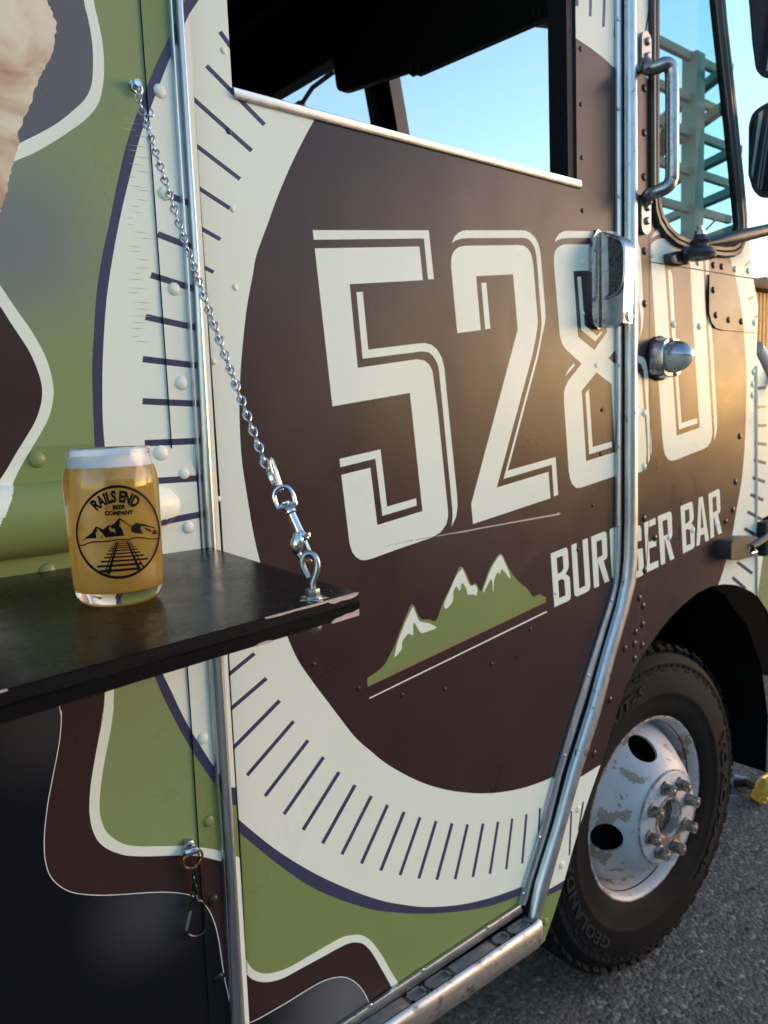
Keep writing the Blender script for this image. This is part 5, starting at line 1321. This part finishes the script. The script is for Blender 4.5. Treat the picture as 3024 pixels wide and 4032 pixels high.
# ------------------------------------------------------------------ carabiner on a D ring
def X2(l): return Zm(l, 0, 2800, 1.659)
tab = [onY(p, YB - .005) for p in fillet(X2([(1200, 870, 20), (1215, 838, 30), (1270, 838, 30), (1280, 880), (1290, 905), (1205, 950)]), 4)]
dtab = G().prism(tab, (0, .004, 0)).out('ring_tab', 'zinc', truck)
G().tube([onY(p, YB - .0085) for p in X2([(1203, 930), (1285, 902)])], .0055, 10).out('tab_roll', 'zinc', dtab)
G().lathe([(.0075, 0), (.007, .0015), (.004, .0028), (.0, .003)], onY(X2([(1240, 880)])[0], YB - .0052), (0, -1, 0), 16).out('screw', 'zinc', dtab)
for a in (0, 90):
    G().box(onY(X2([(1240, 880)])[0], YB - .0083), (.006, .0004, .0012), Matrix.Rotation(rad(a + 20), 3, 'Y')).out('screw_slot', 'interior', dtab, False)
cR = onY(X2([(1261, 965)])[0], YB - .010)
G().tube([cR + Vector((.0128 * math.cos(a), -.002 * math.sin(a), .0125 * math.sin(a))) for a in [2 * math.pi * i / 24 for i in range(24)]], .0016, 8, closed=True).out('d_ring', 'brass', dtab)
key = thing('carabiner', 'small black carabiner hanging on a short black chain from the ring', 'carabiner', onY(X2([(1275, 1470)])[0], YB - .011))
M['blackmetal'] = pbr('black_anodised', (.010, .010, .011), .3, metal=.3)
YC = YB - .010
cc = spline(X2([(1272, 1240), (1310, 1243), (1330, 1275), (1338, 1340), (1340, 1405), (1328, 1445), (1290, 1468), (1250, 1470), (1218, 1452), (1216, 1425)]), 4)
G().tube([onY(p, YC) for p in cc], .0026, 10).out('frame', 'blackmetal', key)
G().tube([onY(p, YC) for p in X2([(1272, 1240), (1250, 1262), (1246, 1300)])], .0024, 10).out('nose', 'blackmetal', key)
G().tube([onY(p, YC - .0005) for p in X2([(1246, 1300), (1217, 1428)])], .0024, 10).out('gate', 'nickel', key)
ca, cb_ = onY(X2([(1270, 1015)])[0], YC), onY(X2([(1274, 1245)])[0], YC)
cl0 = None
for i in range(7):
    t_ = (i + .5) / 7
    p = ca.lerp(cb_, t_) + Vector((.0018 * math.sin(i * 2.2), 0, 0))
    if cl0 is None:
        lp2 = [Vector((.0042 * math.cos(a), 0, .0072 * math.sin(a))) for a in [2 * math.pi * k / 14 for k in range(14)]]
        lg = G().tube(lp2, .0011, 6, closed=True)
        m2e = bpy.data.meshes.new('small_link'); m2e.from_pydata(lg.v, [], lg.f); m2e.materials.append(M['blackmetal']); cl0 = m2e
    o = link('small_link', cl0, key, p); o.rotation_euler = (0, rad(random.uniform(-18, 18)), rad(20 if i % 2 else 80))

# ------------------------------------------------------------------ beer glass
GB = onZ((475, 2362), ZS); GB.z = ZS + .0004
pint = thing('beer_glass', 'can shaped beer glass printed with a black rail and mountain badge, standing on the shelf', 'glass', GB)
HT = .1345
outer = [(.0, .0), (.026, .0), (.030, .0006), (.0335, .0035), (.0358, .0075), (.0372, .013), (.0380, .020), (.0388, .045), (.0393, .075), (.0396, .095), (.0395, .104), (.0388, .1105), (.0374, .1165), (.0358, .1205), (.0349, .1240), (.0346, .1280), (.0345, .1325), (.0341, HT), (.0333, HT)]
inner = [(.0328, .1325), (.0329, .128), (.0330, .1256), (.0331, .1242), (.0339, .1212), (.0354, .1172), (.0367, .1110), (.0374, .1040), (.0375, .0950), (.0372, .075), (.0367, .045), (.0360, .022), (.0350, .0165), (.032, .0132), (.02, .0118), (.0, .0114)]
G().lathe(outer + inner[:3], GB, (0, 0, 1), 96, cap=False).out('glass_wall', 'glass', pint, sharp=None)
def inr(h):
    q = sorted([(b, a) for a, b in inner])
    for (h0, r0), (h1_, r1) in zip(q, q[1:]):
        if h0 <= h <= h1_: return r0 + (r1 - r0) * (h - h0) / max(h1_ - h0, 1e-9)
    return q[-1][1]
hs = [.0114, .0118, .0132, .0165, .022, .032, .045, .06, .075, .0850, .0950, .1040, .1110, .1145, .1172]
HF = .1185
beer = G().lathe([(max(inr(h) + .00025, 0) if h > .0115 else 0, h - .0001) for h in hs] + [(inr(HF) + .00025, HF), (.0, HF)], GB, (0, 0, 1), 96).out('beer', 'beer', None, sharp=50)
tag(beer, 'golden beer with a white head filling the can shaped glass', 'beer')
HT2 = .1282
fo = [(.0, HF + .0001), (inr(HF) + .0002, HF + .0001), (inr(.1212) + .0002, .1212), (inr(.1242) + .0002, .1242), (inr(HT2) + .0001, HT2), (.026, HT2 + .0007), (.0, HT2 + .0008)]
G().lathe(fo, GB, (0, 0, 1), 96).out('foam', 'foam', beer, sharp=50)
g = G()
for i in range(230):
    a = random.uniform(0, 6.283); rr = inr(HF) - .0004; s_ = random.uniform(.0005, .0011)
    c = GB + Vector((rr * math.cos(a), rr * math.sin(a), HF + random.uniform(-.0012, .0004)))
    g.add([c + v * s_ for v in iv], ifc)
g.out('bubble', 'foam', beer, kind='stuff')

# printed badge, wrapped on the outside of the glass
def orad(h):
    q = sorted([(b, a) for a, b in outer[5:]])
    for (h0, r0), (h1_, r1) in zip(q, q[1:]):
        if h0 <= h <= h1_: return r0 + (r1 - r0) * (h - h0) / max(h1_ - h0, 1e-9)
    return .039
def onG(p, off=.0004):
    d = ray(p); r = .039
    for _ in range(4):
        a = d.x ** 2 + d.y ** 2; b = 2 * ((CAM.x - GB.x) * d.x + (CAM.y - GB.y) * d.y); c = (CAM.x - GB.x) ** 2 + (CAM.y - GB.y) ** 2 - (r + off) ** 2
        D_ = b * b - 4 * a * c
        if D_ < 0: D_ = 0
        t_ = (-b - math.sqrt(D_)) / (2 * a); q = CAM + d * t_
        r = orad(min(max(q.z - GB.z, .02), .13))
    return q
LG = (250, 1880, 3.95)
def dens(poly, step=9):
    out = []
    for i in range(len(poly)):
        a = Vector(poly[i]); b = Vector(poly[(i + 1) % len(poly)]); n = max(1, int((b - a).length / step))
        for k in range(n): out.append(tuple(a + (b - a) * k / n))
    return out
def badge(name, polys, holes=(), grid=None):
    V = []; F = []; kind = []
    for q in list(polys) + list(holes):
        q = dens(q, 10); q = q if area(q) > 0 else q[::-1]; n = len(V); V += [Vector(p) for p in q]; F.append(list(range(n, n + len(q))))
    npoly = len(polys)
    vo, eo, fo_, ov, oe, of = delaunay_2d_cdt(V, [], F, 1, 1e-4)
    fs = [f for f, s_ in zip(fo_, of) if any(i < npoly for i in s_) and not any(i >= npoly for i in s_)]
    vs = [onG(Zm([tuple(v)], *LG)[0]) for v in vo]
    used = sorted({i for f in fs for i in f}); ix = {v: k for k, v in enumerate(used)}
    return mesh(name, [vs[i] for i in used], [[ix[i] for i in f] for f in fs], 'ink', pint)
el = lambda cx, cy, rx, ry, n=110: [(cx + rx * math.cos(2 * math.pi * i / n), cy + ry * math.sin(2 * math.pi * i / n)) for i in range(n)]
badge('badge_ring', [el(848, 849, 657, 731)], [el(850, 848, 629, 687)])
badge('badge_mountain', [[(283, 990), (345, 935), (400, 890), (440, 860), (505, 757), (620, 808), (690, 745), (735, 742), (790, 715), (870, 622), (1000, 715), (1060, 758), (1040, 770), (1010, 742), (880, 662), (872, 690), (890, 705), (865, 740), (905, 790), (920, 830), (935, 880), (960, 905), (800, 920), (650, 935), (610, 880), (600, 860), (565, 830), (545, 800), (515, 795), (530, 830), (500, 860), (515, 945), (400, 950), (345, 958)],
       [(1050, 790), (1070, 745), (1095, 740), (1125, 708), (1240, 720), (1330, 750), (1420, 775), (1432, 800), (1350, 778), (1250, 762), (1210, 755), (1195, 790), (1240, 875), (1120, 870), (1060, 840)],
       [(1380, 830), (1435, 810), (1455, 885), (1345, 880), (1390, 860)], [(570, 945), (600, 905), (608, 945)], [(1250, 775), (1330, 800), (1370, 830), (1350, 850), (1280, 810)]],
      [[(700, 800), (720, 757), (745, 790), (800, 800), (805, 870), (770, 830), (745, 855)]])
badge('badge_horizon', [stroke(spline([(250, 1056), (320, 1050), (390, 1020), (480, 1000), (600, 1000), (740, 985), (850, 968), (1000, 965), (1080, 945), (1150, 935), (1250, 940), (1380, 955), (1485, 948)], 4), 21)])
badge('badge_rail', [[(815, 1010), (828, 1010), (655, 1492), (632, 1485)], [(838, 1005), (858, 1000), (722, 1515), (668, 1500)], [(980, 1000), (1002, 1000), (1215, 1435), (1165, 1465)], [(1010, 1000), (1024, 1000), (1262, 1400), (1245, 1418)]])
for (x0, y0, x1, y1, th) in ((797, 1003, 1035, 985, 11), (770, 1036, 1065, 1015, 13), (745, 1069, 1093, 1045, 15), (720, 1104, 1126, 1076, 17), (695, 1144, 1160, 1112, 19), (662, 1195, 1196, 1158, 22), (630, 1250, 1250, 1206, 25), (580, 1313, 1315, 1262, 30), (525, 1387, 1210, 1338, 36), (560, 1462, 1200, 1412, 40)):
    badge('badge_tie', [stroke([(x0, y0), ((x0 + x1) / 2, (y0 + y1) / 2 + 4), (x1, y1)], th)])
badge('badge_dash', [[(607, 497), (712, 466), (715, 476), (690, 474), (680, 486)], [(1010, 447), (1015, 465), (1040, 452), (1110, 463), (1108, 452), (1040, 444)]])
def badge_text(s, fn, size, bold, xs, name):
    v, f = text_mesh(s, size, bold, xs)
    vs = [onG(Zm([fn(x, y)], *LG)[0]) for x, y in v]
    mesh(name, vs, f, 'ink', pint)
def arc(x, y):
    r = 478 + y; a = rad(94.5) - x / 560
    return (845 + r * math.cos(a) * .96, 855 - r * math.sin(a))
badge_text('RAILS END', arc, 240, 13, .70, 'badge_lettering')
badge_text('BEER', lambda x, y: (860 + x, 493 - y - .07 * x), 90, 5.5, 1.0, 'badge_lettering')
badge_text('COMPANY', lambda x, y: (862 + x, 584 - y - .045 * x - (x / 240) ** 2 * 12), 88, 5.5, 1.03, 'badge_lettering')

# ------------------------------------------------------------------ yellow plug on the ground past the wheel
yc = onZ((3004, 3118), .030)
plug = thing('yellow_plug', 'yellow cable plug with ribbed collar lying on the asphalt behind the wheel', 'plug', (yc.x, yc.y, 0))
a2 = (atD((3024, 3082), 2.35) - atD((2984, 3150), 2.35)).normalized()
G().lathe([(r * .64, h * .64) for r, h in [(.0, -.062), (.030, -.060), (.040, -.052), (.042, -.040), (.038, -.036), (.038, -.032), (.044, -.028), (.045, -.016), (.040, -.012), (.043, -.004), (.046, .012), (.046, .030), (.042, .048), (.032, .060), (.016, .066), (.0, .067)]], (yc.x, yc.y, .031), a2, 28).out('plug_body', 'yellow', plug)
G().tube([(yc.x + .02, yc.y + .03, .035), (yc.x + .12, yc.y + .06, .014), (yc.x + .35, yc.y + .05, .008), (yc.x + .9, yc.y + .3, .008)], .008, 10).out('cable', 'yellow', plug)
ct = thing('tent_stake', 'grey metal rod end lying on the asphalt beside the yellow plug', 'rod', onZ((2900, 3058), 0))
G().tube([onZ((2893, 3055), .015), onZ((2940, 3065), .012)], .0055, 8).out('rod', 'alu', ct)
G().tube([onZ((2890, 3085), .012), onZ((2945, 3085), .02), onZ((2985, 3110), .03)], .013, 10).out('black_sleeve', 'rubber', ct)
